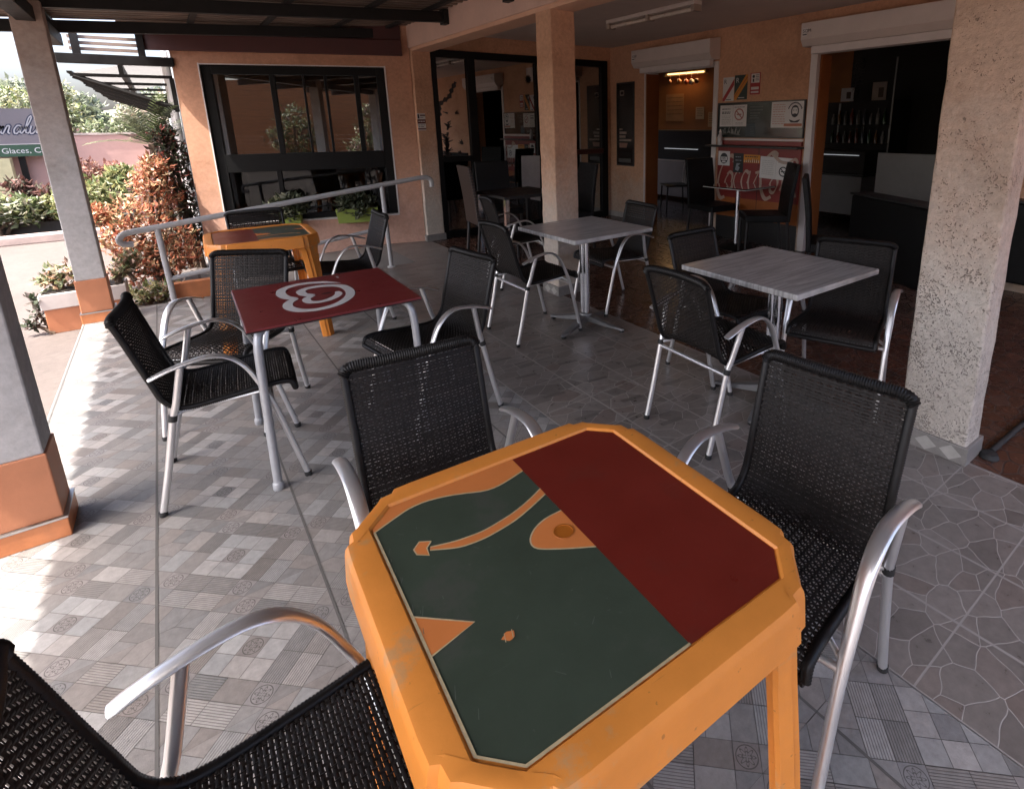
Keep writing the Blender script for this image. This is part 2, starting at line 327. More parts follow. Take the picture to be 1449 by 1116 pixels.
# ------------------------------------------------------------------ mesh helpers
def catmull(P, n):
    P = [np.array(p, float) for p in P]; P = [2*P[0]-P[1]] + P + [2*P[-1]-P[-2]]
    out = []
    segs = len(P)-3
    for i in range(segs):
        p0, p1, p2, p3 = P[i:i+4]
        for k in range(24):
            t = k/24
            out.append(.5*((2*p1)+(-p0+p2)*t+(2*p0-5*p1+4*p2-p3)*t*t+(-p0+3*p1-3*p2+p3)*t**3))
    out.append(P[-2])
    out = np.array(out); d = np.r_[0, np.cumsum(np.linalg.norm(np.diff(out, axis=0), axis=1))]
    s = np.linspace(0, d[-1], n)
    return np.stack([np.interp(s, d, out[:, j]) for j in range(out.shape[1])], 1)
class MB:
    def __init__(s): s.v = []; s.f = []; s.m = []; s.c = []; s.uv = []
    def add(s, vs, fs, mi=0, col=None, uv=None):
        o = len(s.v); s.v += [tuple(map(float, p)) for p in vs]
        for k, f in enumerate(fs):
            s.f.append([o+i for i in f]); s.m.append(mi); s.c.append(col); s.uv.append(uv)
    def box(s, x0, x1, y0, y1, z0, z1, mi=0, F=None, col=None):
        vs = [(x, y, z) for z in (z0, z1) for y in (y0, y1) for x in (x0, x1)]
        if F: vs = [F(*p) for p in vs]
        s.add(vs, [(0, 2, 3, 1), (4, 5, 7, 6), (0, 1, 5, 4), (2, 6, 7, 3), (0, 4, 6, 2), (1, 3, 7, 5)], mi, col)
    def tube(s, pts, r, n=10, mi=0, side=None, r2=None, closed=False, cap=True, col=None):
        """round tube; with r2 and side an elliptical one (r across 'side', r2 across the other axis)"""
        P = np.array(pts, float); L = len(P)
        T = np.zeros_like(P)
        if closed: T = np.roll(P, -1, 0)-np.roll(P, 1, 0)
        else:
            T[1:-1] = P[2:]-P[:-2]; T[0] = P[1]-P[0]; T[-1] = P[-1]-P[-2]
        T /= np.linalg.norm(T, axis=1)[:, None]+1e-12
        ra = np.full(L, r) if np.isscalar(r) else np.array(r); rb = ra if r2 is None else (np.full(L, r2) if np.isscalar(r2) else np.array(r2))
        if side is None:
            u = np.cross(T[0], [0, 0, 1.]);
            if np.linalg.norm(u) < .1: u = np.cross(T[0], [0, 1., 0])
        vs = []
        for i in range(L):
            if side is not None: u = np.array(side, float)
            u = u-T[i]*(u@T[i]); u /= np.linalg.norm(u); w = np.cross(T[i], u)
            for k in range(n):
                a = 2*math.pi*k/n; vs.append(P[i]+u*math.cos(a)*ra[i]+w*math.sin(a)*rb[i])
        fs = []
        for i in range(L if closed else L-1):
            j = (i+1) % L
            for k in range(n): fs.append((i*n+k, i*n+(k+1) % n, j*n+(k+1) % n, j*n+k))
        if cap and not closed: fs += [tuple(range(n-1, -1, -1)), tuple((L-1)*n+k for k in range(n))]
        s.add(vs, fs, mi, col)
    def lathe(s, prof, c=(0, 0, 0), n=20, mi=0, col=None):
        vs = []
        for r, z in prof:
            for k in range(n):
                a = 2*math.pi*k/n; vs.append((c[0]+r*math.cos(a), c[1]+r*math.sin(a), c[2]+z))
        fs = [(i*n+k, i*n+(k+1) % n, (i+1)*n+(k+1) % n, (i+1)*n+k) for i in range(len(prof)-1) for k in range(n)]
        fs += [tuple(range(n-1, -1, -1)), tuple((len(prof)-1)*n+k for k in range(n))]
        s.add(vs, fs, mi, col)
    def prism(s, poly, z0, z1, F=None, mi=0, col=None):
        n = len(poly); vs = [(x, y, z0) for x, y in poly]+[(x, y, z1) for x, y in poly]
        if F: vs = [F(*p) for p in vs]
        s.add(vs, [tuple(range(n-1, -1, -1)), tuple(range(n, 2*n))]+[(i, (i+1) % n, n+(i+1) % n, n+i) for i in range(n)], mi, col)
    def sheet(s, poly, z, F=None, mi=0, col=None):
        vs = [(x, y, z) for x, y in poly]
        if F: vs = [F(*p) for p in vs]
        s.add(vs, [tuple(range(len(poly)))], mi, col)
    def ribbon(s, pts, w, z=0., F=None, mi=0, t=0.0, pen=None):
        """stroke in a plane; w half width (number or list); pen = (angle, flatness) for a broad-nib look"""
        P = np.array(pts, float); L = len(P); T = np.zeros_like(P)
        T[1:-1] = P[2:]-P[:-2]; T[0] = P[1]-P[0]; T[-1] = P[-1]-P[-2]; T /= np.linalg.norm(T, axis=1)[:, None]+1e-12
        W_ = np.full(L, w) if np.isscalar(w) else np.array(w, float)
        if pen is not None: W_ = W_*(pen[1]+(1-pen[1])*np.abs(np.sin(np.arctan2(T[:, 1], T[:, 0])-pen[0])))
        a = P+np.stack([-T[:, 1], T[:, 0]], 1)*W_[:, None]; b = P-np.stack([-T[:, 1], T[:, 0]], 1)*W_[:, None]
        vs = [(x, y, z) for x, y in a]+[(x, y, z) for x, y in b]
        if F: vs = [F(*p) for p in vs]
        s.add(vs, [(i, L+i, L+i+1, i+1) for i in range(L-1)], mi)
    def build(s, name, mat, parent=None, smooth=None, bevel=0., seg=2, recalc=False):
        me = bpy.data.meshes.new(name)
        me.from_pydata(s.v, [], s.f); mats = mat if isinstance(mat, (list, tuple)) else [mat]
        for x in mats: me.materials.append(x)
        me.polygons.foreach_set('material_index', s.m)
        if any(c is not None for c in s.c):
            at = me.color_attributes.new('Col', 'FLOAT_COLOR', 'CORNER'); buf = []
            for c, f in zip(s.c, s.f): buf += list((*(c or (.5, .5, .5)), 1.))*len(f)
            at.data.foreach_set('color', buf)
        if any(u is not None for u in s.uv):
            ul = me.uv_layers.new(name='UVMap'); buf = []
            for u, f in zip(s.uv, s.f):
                for q in (u or [(0, 0)]*len(f)): buf += list(q)
            ul.data.foreach_set('uv', buf)
        if recalc:
            import bmesh
            bm = bmesh.new(); bm.from_mesh(me); bmesh.ops.recalc_face_normals(bm, faces=bm.faces); bm.to_mesh(me); bm.free()
        me.update()
        if smooth:
            me.shade_smooth(); me.set_sharp_from_angle(angle=R(smooth))
        o = bpy.data.objects.new(name, me); COL.objects.link(o)
        if parent: o.parent = parent
        if bevel:
            bv = o.modifiers.new('bevel', 'BEVEL'); bv.width = bevel; bv.segments = seg; bv.limit_method = 'ANGLE'; bv.angle_limit = R(40)
            bv.harden_normals = False
        return o
def tag(o, label, cat, group=None):
    o['label'] = label; o['category'] = cat
    if group: o['group'] = group
    return o
def thing(name, label, cat, loc=(0, 0, 0), rz=0., group=None):
    o = bpy.data.objects.new(name, None); COL.objects.link(o); o.location = loc; o.rotation_euler = (0, 0, rz)
    o.empty_display_size = .1
    return tag(o, label, cat, group)
def struct(o, kind='structure'): o['kind'] = kind; return o
def copy_tree(o, parent=None):
    c = o.copy(); COL.objects.link(c); c.parent = parent
    for ch in list(o.children): copy_tree(ch, c)
    return c
def dup(o, loc, rz, label):
    c = copy_tree(o); c.location = loc; c.rotation_euler = (0, 0, rz); c['label'] = label; return c
def text_faces(txt, size, shear=0.):
    cu = bpy.data.curves.new('lettering', 'FONT'); cu.body = txt; cu.size = size; cu.shear = shear; cu.resolution_u = 3
    ob = bpy.data.objects.new('lettering', cu); COL.objects.link(ob)
    me = ob.to_mesh()
    vs = [(v.co.x, v.co.y) for v in me.vertices]; fs = [tuple(p.vertices) for p in me.polygons]
    ob.to_mesh_clear(); bpy.data.objects.remove(ob); bpy.data.curves.remove(cu)
    return vs, fs
def add_text(mb, txt, size, F, x, y, z=0., mi=0, shear=0., sx=1.):
    vs, fs = text_faces(txt, size, shear)
    mb.add([F(x+p[0]*sx, y+p[1], z) for p in vs], fs, mi)
def clip(poly, axis, val, keep_less):
    out = []
    for i in range(len(poly)):
        a, b = poly[i], poly[(i+1) % len(poly)]
        ia = (a[axis] <= val) == keep_less; ib = (b[axis] <= val) == keep_less
        if ia: out.append(a)
        if ia != ib:
            t = (val-a[axis])/(b[axis]-a[axis]); out.append((a[0]+t*(b[0]-a[0]), a[1]+t*(b[1]-a[1])))
    return out

# ------------------------------------------------------------------ ground and floors
def pavement():
    mt, nt, b = nodes('pinkish_pavement')
    tc = N(nt, 'ShaderNodeTexCoord')
    n1 = N(nt, 'ShaderNodeTexNoise', Scale=.6, Detail=8., Roughness=.7); nt.links.new(tc.outputs['Object'], n1.inputs['Vector'])
    n2 = N(nt, 'ShaderNodeTexNoise', Scale=18., Detail=6., Roughness=.75); nt.links.new(tc.outputs['Object'], n2.inputs['Vector'])
    c = ramp(nt, n1.outputs[0], [(.3, (.085, .068, .062)), (.55, (.11, .090, .082)), (.75, (.135, .112, .104))])
    c = mixc(nt, 1., c, ramp(nt, n2.outputs[0], [(.3, (.8,)*3), (.7, (1.1,)*3)]), 'MULTIPLY')
    nt.links.new(c, b.inputs['Base Color']); b.inputs['Roughness'].default_value = .9
    bp = N(nt, 'ShaderNodeBump', Strength=.3, Distance=.01); nt.links.new(n2.outputs[0], bp.inputs['Height']); nt.links.new(bp.outputs[0], b.inputs['Normal'])
    return mt
g = MB(); g.sheet([(-150, -150), (150, -150), (150, 200), (-150, 200)], -.15); struct(g.build('ground', pavement()))
g = MB(); g.box(-.69, 12, -5, 5.82, -.149, -.008); g.box(2.0, 12, 5.82, 9.5, -.149, -.008); struct(g.build('terrace_slab', concrete))

def patch_floor():
    mb = MB(); T = .44; c = T/math.sqrt(2)/5; X0, X1, Y0, Y1 = -.69, 1.337, -1.1, 5.82
    sq = lambda a0, a1, b0, b1: [(a0, b0), (a1, b0), (a1, b1), (a0, b1)]
    cells = []
    for i in (-1, 0, 1):
        for j in (-1, 0, 1): cells.append((sq(i-.5, i+.5, j-.5, j+.5), 'orn' if i == j == 0 else 'light', (i-.5, j-.5, 1, 1, 0)))
    base = [(sq(1.5, 2.5, -1.5, 0), 'dark', (1.5, 0, 1, 1, 0)), (sq(1.5, 2.5, 0, 1.5), 'dark', (1.5, 0, 1, 1, 0)),
            (sq(2.5, 3.5, -1.5, 0), 'strip', (2.5, 0, 1, 1, 0)), (sq(2.5, 3.5, 0, 1.5), 'strip', (2.5, 0, 1, 1, 0)),
            (sq(1.5, 2.5, 1.5, 2.5), 'orn2', (1.5, 1.5, 1, 1, 0)),
            ([(2.5, 1.5), (3.5, 1.5), (2.5, 2.5)], 'mid', None), ([(1.5, 2.5), (2.5, 2.5), (1.5, 3.5)], 'mid', None),
            ([(3.5, -.5), (4.5, -.5), (5, 0), (4.5, .5), (3.5, .5)], 'mid', None),
            ([(3.5, .5), (4.5, .5), (3.5, 1.5)], 'mid', None), ([(3.5, -.5), (3.5, -1.5), (4.5, -.5)], 'mid', None)]
    for k in range(4):
        for p, kind, u in base:
            q = p
            for _ in range(k): q = [(-y, x) for x, y in q]
            cells.append((q, kind, ('rot', u, p)))
    tone = dict(light=(.315, .306, .298), dark=(.215, .203, .194), strip=(.29, .279, .27), mid=(.228, .216, .208), orn=(.20, .19, .186), orn2=(.235, .22, .215))
    rnd = random.Random(3)
    for ti in range(-2, 5):
        for tj in range(-8, 10):
            cx, cy = -.018+T*ti, 2.064+T*tj
            tv = rnd.uniform(.95, 1.05)
            for poly, kind, u in cells:
                src = u[2] if (u and u[0] == 'rot') else poly; uu = u[1] if (u and u[0] == 'rot') else u
                mx = sum(p[0] for p in poly)/len(poly); my = sum(p[1] for p in poly)/len(poly)
                ins = .018
                P = []
                for (a, b) in poly:
                    d = math.hypot(a-mx, b-my); s = 1-ins/max(d, .3); a = mx+(a-mx)*s; b = my+(b-my)*s
                    P.append((cx+(a+b)/math.sqrt(2)*c, cy+(a-b)/math.sqrt(2)*c))
                UV = [((p[0]-uu[0])/uu[2], (p[1]-uu[1])/uu[3]) for p in src] if uu else None
                Q = P
                if min(p[0] for p in P) < X0 or max(p[0] for p in P) > X1 or max(p[1] for p in P) > Y1:
                    Q = clip(clip(clip(P, 0, X0, False), 0, X1, True), 1, Y1, True)
                    if len(Q) < 3: continue
                    if len(Q) != len(P): UV = None
                if min(p[1] for p in Q) < Y0: continue
                v = rnd.uniform(.86, 1.12)*tv; warm = rnd.uniform(-.010, .012)
                col = tuple(x*v for x in tone[kind]); col = (col[0]+warm, col[1], col[2]-warm*.6)
                mi = {'dark': 1, 'strip': 1, 'orn': 2, 'orn2': 2}.get(kind, 0)
                if kind in ('dark', 'strip') and rnd.random() < .25: mi = 0
                if UV is None: mi = 0
                Q = Q[::-1]; UV = UV[::-1] if UV else None
                mb.add([(x, y, 0.) for x, y in Q], [tuple(range(len(Q)))], mi, col, UV)
    o = struct(mb.build('terrace_floor', [cell_plain, cell_rib, cell_orn]))
    j = MB(); j.sheet([(-.689, -4.9), (1.337, -4.9), (1.337, 5.819), (-.689, 5.819)], -.0035); struct(j.build('floor_grout', grout))
    jm = M('tile_joint', (.10, .095, .09), .7, 0, .15, 30)
    j = MB()
    for k in range(-1, 4):
        x = -.238+T*k; j.sheet([(x-.004, -4), (x+.004, -4), (x+.004, 5.81), (x-.004, 5.81)], .0012)
    struct(j.build('floor_joints', jm))
patch_floor()
g = MB(); g.sheet([(1.34, -4.9), (2.55, -4.9), (2.55, 5.82), (1.34, 5.82)], 0.); g.sheet([(2.0, 5.8215), (2.55, 5.8215), (2.55, 7.1), (2.0, 7.1)], 0.)
struct(g.build('paved_floor', crazy))
g = MB(); g.sheet([(2.552, -4.9), (11.9, -4.9), (11.9, 9.4), (2.552, 9.4)], 0.); struct(g.build('red_floor', redtile))
g = MB(); RAMP = M('ramp_concrete', (.17, .16, .152), .6, 0, .15, 6, .2, 60)
g.add([(2.0, 5.83, -.002), (2.0, 7.2, -.002), (.1, 7.7, -.152), (.1, 5.83, -.152)], [(0, 3, 2, 1)]); g.add([(-.2, 5.83, -.146), (.1, 5.83, -.146), (.1, 7.7, -.146), (-.2, 7.7, -.146)], [(0, 1, 2, 3)])
struct(g.build('ramp', RAMP))
# kerb and garden bed edging across the drive
g = MB(); g.box(-9, -.3, 11.2, 11.45, -.15, -.03); struct(g.build('kerb', M('pink_kerb', (.42, .33, .30), .85, 0, .2, 3, .2, 30), None, None, .015))

# ------------------------------------------------------------------ cafe building
cafe = thing('cafe_building', 'peach cafe building with dark glazed front and covered seating', 'building')
W0x, W0y, an = 2.45, 6.87, -.319
dx, dy = math.cos(an), math.sin(an)
FW = lambda t, s, z: (W0x-t*dx-s*dy, W0y-t*dy+s*dx, z)     # t along the window wall leftwards, s into the building
g = MB()
g.box(-.06, .238, 0, .2, -.3, 2.6, F=FW); g.box(2.095, 2.335, 0, .2, -.3, 2.6, F=FW)
g.box(.238, 2.095, 0, .2, -.3, .375, F=FW); g.box(.238, 2.095, 0, .2, 2.105, 2.6, F=FW)
g.build('window_wall', peach, cafe, None)
g = MB()                                                     # pale reveal lining round the window
g.box(.222, .238, -.006, .07, .36, 2.12, F=FW); g.box(2.095, 2.107, -.006, .07, .36, 2.12, F=FW)
g.box(.238, 2.095, -.006, .07, 2.105, 2.117, F=FW); g.box(.238, 2.095, -.02, .07, .36, .378, F=FW)
g.build('window_trim', white_frame, cafe)
# front window
fw = MB()
fw.box(.24, .335, .03, .10, .38, 2.10, F=FW); fw.box(2.0, 2.093, .03, .10, .38, 2.10, F=FW)
fw.box(.335, 2.0, .03, .10, 2.01, 2.10, F=FW); fw.box(.335, 2.0, .025, .105, .95, 1.15, F=FW); fw.box(.335, 2.0, .03, .10, .38, .44, F=FW)
for a, b in ((1.40, 1.455), (.53, .585), (1.105, 1.125), (.875, .90)): fw.box(a, b, .035, .095, 1.15, 2.01, F=FW)
fw.box(1.47, 1.52, .035, .095, .44, .95, F=FW)
win = fw.build('front_window', black_alu, cafe, None, .004)
g = MB(); g.box(.335, 2.0, .060, .066, 1.15, 2.01, F=FW); g.build('upper_pane', glass_win, win)
g = MB(); g.box(.335, 2.0, .060, .066, .44, .95, F=FW); g.build('lower_pane', glass_low, win)
g = MB()
for k in range(56):
    z = 1.16+k*.0152; g.box(1.13, 1.99, .16, .166, z, z+.0125, F=FW); g.box(.62, 1.10, .19, .196, z, z+.0125, F=FW)
g.build('bamboo_blind', bamboo, cafe)
# room behind the window
g = MB()
g.box(-.0, 2.3, 1.9, 2.0, -.1, 2.5, F=FW); g.box(2.25, 2.335, .2, 2.0, -.1, 2.5, F=FW)
g.build('room_back_wall', in_wall, cafe)
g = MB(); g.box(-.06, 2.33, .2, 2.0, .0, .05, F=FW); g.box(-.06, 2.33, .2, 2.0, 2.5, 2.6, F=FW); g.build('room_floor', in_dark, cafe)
# side wall towards the drive, with two white pipes
g = MB(); g.box(.232, .43, 7.65, 15, -.3, 2.35); g.build('side_wall', grey_side, cafe)
for yy in (8.3, 9.3):
    g = MB(); g.tube([(.20, yy, -.15), (.20, yy, 2.3)], .03, 10); g.build('downpipe', white_frame, cafe, 40)
# back wall round the glazed partition
g = MB(); g.box(2.70, 5.56, 6.84, 7.0, 2.332, 2.56); g.box(5.486, 5.56, 6.84, 7.0, 0, 2.332); g.build('back_wall', peach_in, cafe)
g = MB()
for a, b in ((2.742, 2.81), (3.21, 3.32), (4.22, 4.34), (4.78, 4.86), (5.37, 5.484)): g.box(a, b, 6.80, 6.87, .0, 2.33)
for a, b in ((2.81, 3.21), (3.32, 4.22), (4.34, 4.78), (4.86, 5.37)):
    g.box(a, b, 6.80, 6.87, 2.24, 2.33); g.box(a, b, 6.80, 6.87, .0, .09)
g.box(2.81, 3.21, 6.80, 6.87, .98, 1.05)
part = g.build('glazed_partition', black_alu, cafe, None, .004)
g = MB(); g.box(4.86, 5.37, 6.77, 6.87, .985, 1.055); g.build('push_bar', M('dark_red_bar', (.06, .015, .012), .4), part)
for a, b in ((2.81, 3.21), (3.32, 4.22), (4.34, 4.78), (4.86, 5.37)):
    g = MB(); g.box(a, b, 6.838, 6.844, .09, 2.24); g.build('pane', glass_door, part)
# transfers stuck on the partition glass
F = lambda x, z, y: (x, 6.832-y, z)
g = MB(); g.ribbon(catmull([(2.815, 1.55), (2.83, 1.68), (2.90, 1.74), (2.96, 1.78), (3.0, 1.86), (3.06, 1.96)], 24), [.02+.012*math.sin(i*1.9) for i in range(24)], 0, F); g.build('branch_transfer', black_paint, part)
for x, z, s, a in ((3.03, 1.58, .05, -1.2), (3.10, 1.20, .06, .8), (3.06, 1.07, .05, .6)):
    g = MB()
    for da in (-.5, 0, .5): g.ribbon([(x, z), (x+s*math.cos(a+da+math.pi/2), z+s*math.sin(a+da+math.pi/2))], [.012, .003], 0, F)
    g.build('bird_foot_transfer', black_paint, part)
rnd = random.Random(5); g = MB()
g.ribbon([(2.87, 1.04), (2.90, 1.35)], .006, 0, F)
for k in range(46):
    z = 1.05+abs(rnd.gauss(0, .17)); x = 2.872+(z-1.04)*.097; a = rnd.uniform(.2, 2.9); l = rnd.uniform(.03, .09)
    g.ribbon([(x, z), (x+l*math.cos(a), z+l*math.sin(a))], [.010, .003], 0, F)
g.build('twig_transfer', black_paint, part)
for x, z, n, s in ((4.93, .74, 9, .10), (4.92, .50, 4, .06), (5.03, .48, 5, .06), (4.12, 2.03, 12, .055)):
    g = MB()
    for k in range(n):
        a = k*math.pi*2/n; g.ribbon([(x, z), (x+s*math.cos(a), z+s*math.sin(a))], [.012, .003], 0, F)
    g.build('plant_transfer', black_paint, part)
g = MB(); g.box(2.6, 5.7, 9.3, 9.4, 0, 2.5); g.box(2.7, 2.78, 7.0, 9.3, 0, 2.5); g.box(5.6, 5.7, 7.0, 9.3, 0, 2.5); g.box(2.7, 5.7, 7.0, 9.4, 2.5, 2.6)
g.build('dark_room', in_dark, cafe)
# right-hand wall with the two openings
XW, XB = 5.56, 5.80
g = MB()
for y0, y1, z0, z1 in ((6.06, 6.84, 0, 2.56), (3.48, 4.72, 0, 2.56), (4.72, 6.06, 2.15, 2.56), (2.10, 3.48, 2.16, 2.56), (-1.5, 2.10, 0, 2.56)):
    g.box(XW, XB, y0, y1, z0, z1)
g.build('right_wall', peach_in, cafe)
g = MB()
g.box(XW-.012, XB, 6.035, 6.06, 0, 2.15); g.box(XW-.012, XW+.05, 4.72, 4.79, 0, 2.15); g.box(XW-.012, XW+.05, 4.79, 6.035, 2.09, 2.15)
g.build('doorway_frame', white_frame, cafe, None, .003)
g = MB(); g.box(XW-.012, XW+.05, 3.405, 3.48, 0, 2.16); g.box(XW-.012, XW+.05, 2.15, 3.405, 2.10, 2.16); g.box(XW-.012, XW+.05, 2.10, 2.15, 0, 2.16)
g.build('doorway_frame', white_frame, cafe, None, .003)
for q in ((XW+.002, XB, 6.020, 6.034, 0, 2.09), (XW+.052, XB, 3.391, 3.405, 0, 2.10)):
    g = MB(); g.box(*q); g.build('door_jamb', jamb, cafe)
# interior of the cafe
g = MB(); g.box(9.2, 9.3, 5.0, 10.5, 0, 2.6); g.box(5.8, 9.2, 10.4, 10.5, 0, 2.6); g.build('inner_wall', in_wall, cafe)
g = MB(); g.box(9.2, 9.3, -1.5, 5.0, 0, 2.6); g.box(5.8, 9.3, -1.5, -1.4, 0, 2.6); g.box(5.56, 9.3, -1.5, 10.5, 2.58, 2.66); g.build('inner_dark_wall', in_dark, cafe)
# ceiling, beam and roof slab
g = MB(); g.box(2.745, 5.56, -1.5, 6.84, 2.52, 2.62); g.build('terrace_ceiling', ceil_m, cafe)
g = MB(); g.box(2.515, 2.745, -1.5, 7.05, 2.29, 2.62); bm_ = g.build('colonnade_beam', peach_trim, cafe, None, .006)
g = MB(); g.box(2.497, 2.514, -1.5, 6.98, 2.325, 2.70); g.build('beam_fascia', beam_daylit, cafe)
g = MB(); g.box(2.5, 9.4, -1.5, 10.6, 2.67, 2.85); g.build('roof_slab', concrete, cafe)
# skirting
g = MB(); g.box(XW-.012, XW, 6.06, 6.84, 0, .08); g.box(5.486, XW-.012, 6.825, 6.84, 0, .08); g.build('skirting', concrete, cafe)

# maroon fascia over the window
g = MB(); g.box(.02, 2.58, -.07, -.02, 2.232, 2.40, F=FW); g.box(.02, 2.58, -.02, 0.0, 2.24, 2.62, F=FW)
tag(g.build('maroon_fascia', maroon, None, None, .003), 'dark maroon fascia board above the big window', 'fascia board')

# pillars of the colonnade
plinth_m = M('plinth_tile', (.24, .225, .21), .4, 0, .15, 25)
def pillar(y0, y1, x1, mat, label):
    t = thing('pillar', label, 'pillar', (2.515, y0, 0), 0, 'rendered pillars of the terrace')
    n = 26; g = MB(); w, d = x1-2.515, y1-y0; rnd = random.Random(int(y0*10))
    loops = []
    for k in range(n+1):
        z = k*2.3/n; j = lambda: rnd.uniform(-.0025, .0025)
        loops.append([(0+j(), 0+j(), z), (w+j(), 0+j(), z), (w+j(), d+j(), z), (0+j(), d+j(), z)])
    vs = [p for L in loops for p in L]
    g.add(vs, [(k*4+i, k*4+(i+1) % 4, k*4+4+(i+1) % 4, k*4+4+i) for k in range(n) for i in range(4)])
    g.build('shaft', mat, t, None, .012, 3)
    g = MB(); g.box(-.014, w+.014, -.014, d+.014, 0, .082); pl = g.build('plinth', plinth_m, t, None, .003)
    dm = M('plinth_diamond_tile', (.42, .40, .37), .4, 0, .12, 25)
    g = MB(); k = 0; yy = .0
    while yy + .10 <= d + .02:
        g.add([(-.0165, yy+.005, .041), (-.0165, yy+.05, .006), (-.0165, yy+.095, .041), (-.0165, yy+.05, .076)], [(0, 1, 2, 3)]); yy += .1
    g.build('diamond_tile', dm, pl)
    return t
pillar(6.80, 7.10, 2.745, pil_far, 'slim peach pillar at the corner of the window wall and glazed front')
pillar(3.81, 4.03, 2.745, pil_far, 'middle peach pillar behind the pale wood pedestal table')
pillar(.705, .98, 2.665, pil_front, 'large rough pitted pillar at the right edge, peach fading to grey')

def post(y0, y1, label):
    t = thing('roof_post', label, 'post', (-.685, y0, 0), 0, 'square posts along the terrace edge')
    w, d = .195, y1-y0
    g = MB(); g.box(.012, w-.010, .010, d-.010, .335, 2.31); g.build('shaft', grey_post, t, None, .006)
    g = MB(); g.box(.004, w-.004, .004, d-.004, .082, .336); g.build('painted_base', orange_base, t, None, .004)
    g = MB(); g.box(-.004, w+.006, -.006, d+.006, 0., .075); g.build('tile_skirting', terracotta, t, None, .003)
    g = MB(); g.box(-.006, w+.008, -.008, d+.008, .075, .083); g.build('edge_strip', M('steel_trim', (.5, .5, .5), .35, 1.), t)
    return t
post(2.57, 2.76, 'nearest grey post with terracotta base at the left edge')
post(5.57, 5.76, 'grey post with terracotta base beside the flower trough')
post(-.42, -.23, 'grey terrace post standing beside the camera')

# ------------------------------------------------------------------ metal terrace roof
roof = thing('terrace_roof', 'dark steel lean-to roof with corrugated sheets over the terrace', 'roof')
XE = -1.87
zs = lambda x: 2.585+.056*(x-2.5)
g = MB(); per, amp, ny = .116, .022, 10
ys = np.arange(-1.5, 7.12, per/ny); xs = np.linspace(XE, 2.5, 6); top = []
for x in xs:
    for y in ys: top.append((x, y, zs(x)+amp*max(-.6, min(.6, 1.3*math.sin(2*math.pi*y/per)))))
n = len(ys)
g.add(top, [(i*n+k, (i+1)*n+k, (i+1)*n+k+1, i*n+k+1) for i in range(len(xs)-1) for k in range(n-1)])
xs = np.linspace(-.15, 2.5, 5); ys = np.arange(7.11, 7.75, per/ny); n = len(ys)
g.add([(x, y, zs(x)+amp*max(-.6, min(.6, 1.3*math.sin(2*math.pi*y/per)))) for x in xs for y in ys], [(i*n+k, (i+1)*n+k, (i+1)*n+k+1, i*n+k+1) for i in range(len(xs)-1) for k in range(n-1)])
sh = g.build('corrugated_sheet', M('weathered_roof_sheet', (.17, .125, .10), .5, .3, .3, 2.5, .1, 30), roof)
so = sh.modifiers.new('solid', 'SOLIDIFY'); so.thickness = .002
for y in (6.98, 5.674, 4.36, 3.05, 1.74, .43, -.88):
    g = MB(); a, b = XE+.05, 2.496
    z0, z1 = zs(a)-.14, zs(b)-.14
    g.add([(a, y-.03, z0), (a, y+.03, z0), (a, y-.03, z0+.10), (a, y+.03, z0+.10), (b, y-.03, z1), (b, y+.03, z1), (b, y-.03, z1+.10), (b, y+.03, z1+.10)],
          [(0, 2, 3, 1), (4, 5, 7, 6), (0, 1, 5, 4), (2, 6, 7, 3), (0, 4, 6, 2), (1, 3, 7, 5)])
    r_ = g.build('rafter', dark_steel, roof, None, .004)
    g = MB(); g.box(2.44, 2.496, y-.05, y+.05, zs(2.46)-.16, zs(2.46)-.02); g.tube([(2.45, y-.055, zs(2.46)-.08), (2.45, y+.055, zs(2.46)-.08)], .012, 8); g.build('rafter_bracket', dark_steel, r_)
for x in (-1.75, -1.2, -.60, .42, 1.05, 1.75, 2.3):
    g = MB(); g.box(x-.025, x+.025, -1.48, 7.1, zs(x)-.042, zs(x)-.016); g.build('purlin', dark_steel, roof)
g = MB(); g.box(-.64, -.54, -1.48, 7.05, zs(-.6)-.24, zs(-.6)-.14); g.build('edge_beam', dark_steel, roof, None, .004)
g = MB(); g.box(-.66, .25, 7.57, 7.65, 2.075, 2.165); g.build('end_beam', dark_steel, roof, None, .004)
for k in range(3):
    g = MB(); g.box(-.55, .02, 7.62, 7.645, 2.20+.055*k, 2.23+.055*k); g.build('end_slat', M('pale_timber', (.28, .21, .17), .6), roof)
for x in (-.5, .0):
    g = MB(); g.box(x-.03, x+.03, 7.57, 7.66, 2.165, 2.42); g.build('end_upright', dark_steel, roof)

# bracketed awning along the side of the building
aw = thing('side_awning', 'pale corrugated awning on triangular steel brackets beyond the terrace roof', 'awning')
g = MB(); ys = np.arange(8.1, 13.2, .02); xs = [-.62, .22]
vs = [(x, y, 2.02+.20*(x+.62)/.84+.008*math.sin(2*math.pi*y/.16)) for x in xs for y in ys]; n = len(ys)
g.add(vs, [(k, n+k, n+k+1, k+1) for k in range(n-1)])
mt, nt, b_ = nodes('translucent_sheet'); tl = N(nt, 'ShaderNodeBsdfTranslucent'); tl.inputs[0].default_value = (.24, .235, .23, 1)
b_.inputs['Base Color'].default_value = (.16, .155, .15, 1); b_.inputs['Roughness'].default_value = .5
mx = N(nt, 'ShaderNodeMixShader'); mx.inputs[0].default_value = .35
nt.links.new(b_.outputs[0], mx.inputs[1]); nt.links.new(tl.outputs[0], mx.inputs[2]); nt.links.new(mx.outputs[0], nt.nodes['Material Output'].inputs[0])
g.build('awning_sheet', mt, aw)
for y in (7.78, 9.1, 10.4, 11.8, 13.0):
    g = MB(); g.box(-.60, .22, y-.025, y+.025, 1.965, 1.995); g.box(.19, .23, y-.025, y+.025, 1.62, 1.97)
    g.tube([(-.58, y, 1.97), (.20, y, 1.66)], .03, 6); g.build('bracket', dark_steel, aw)
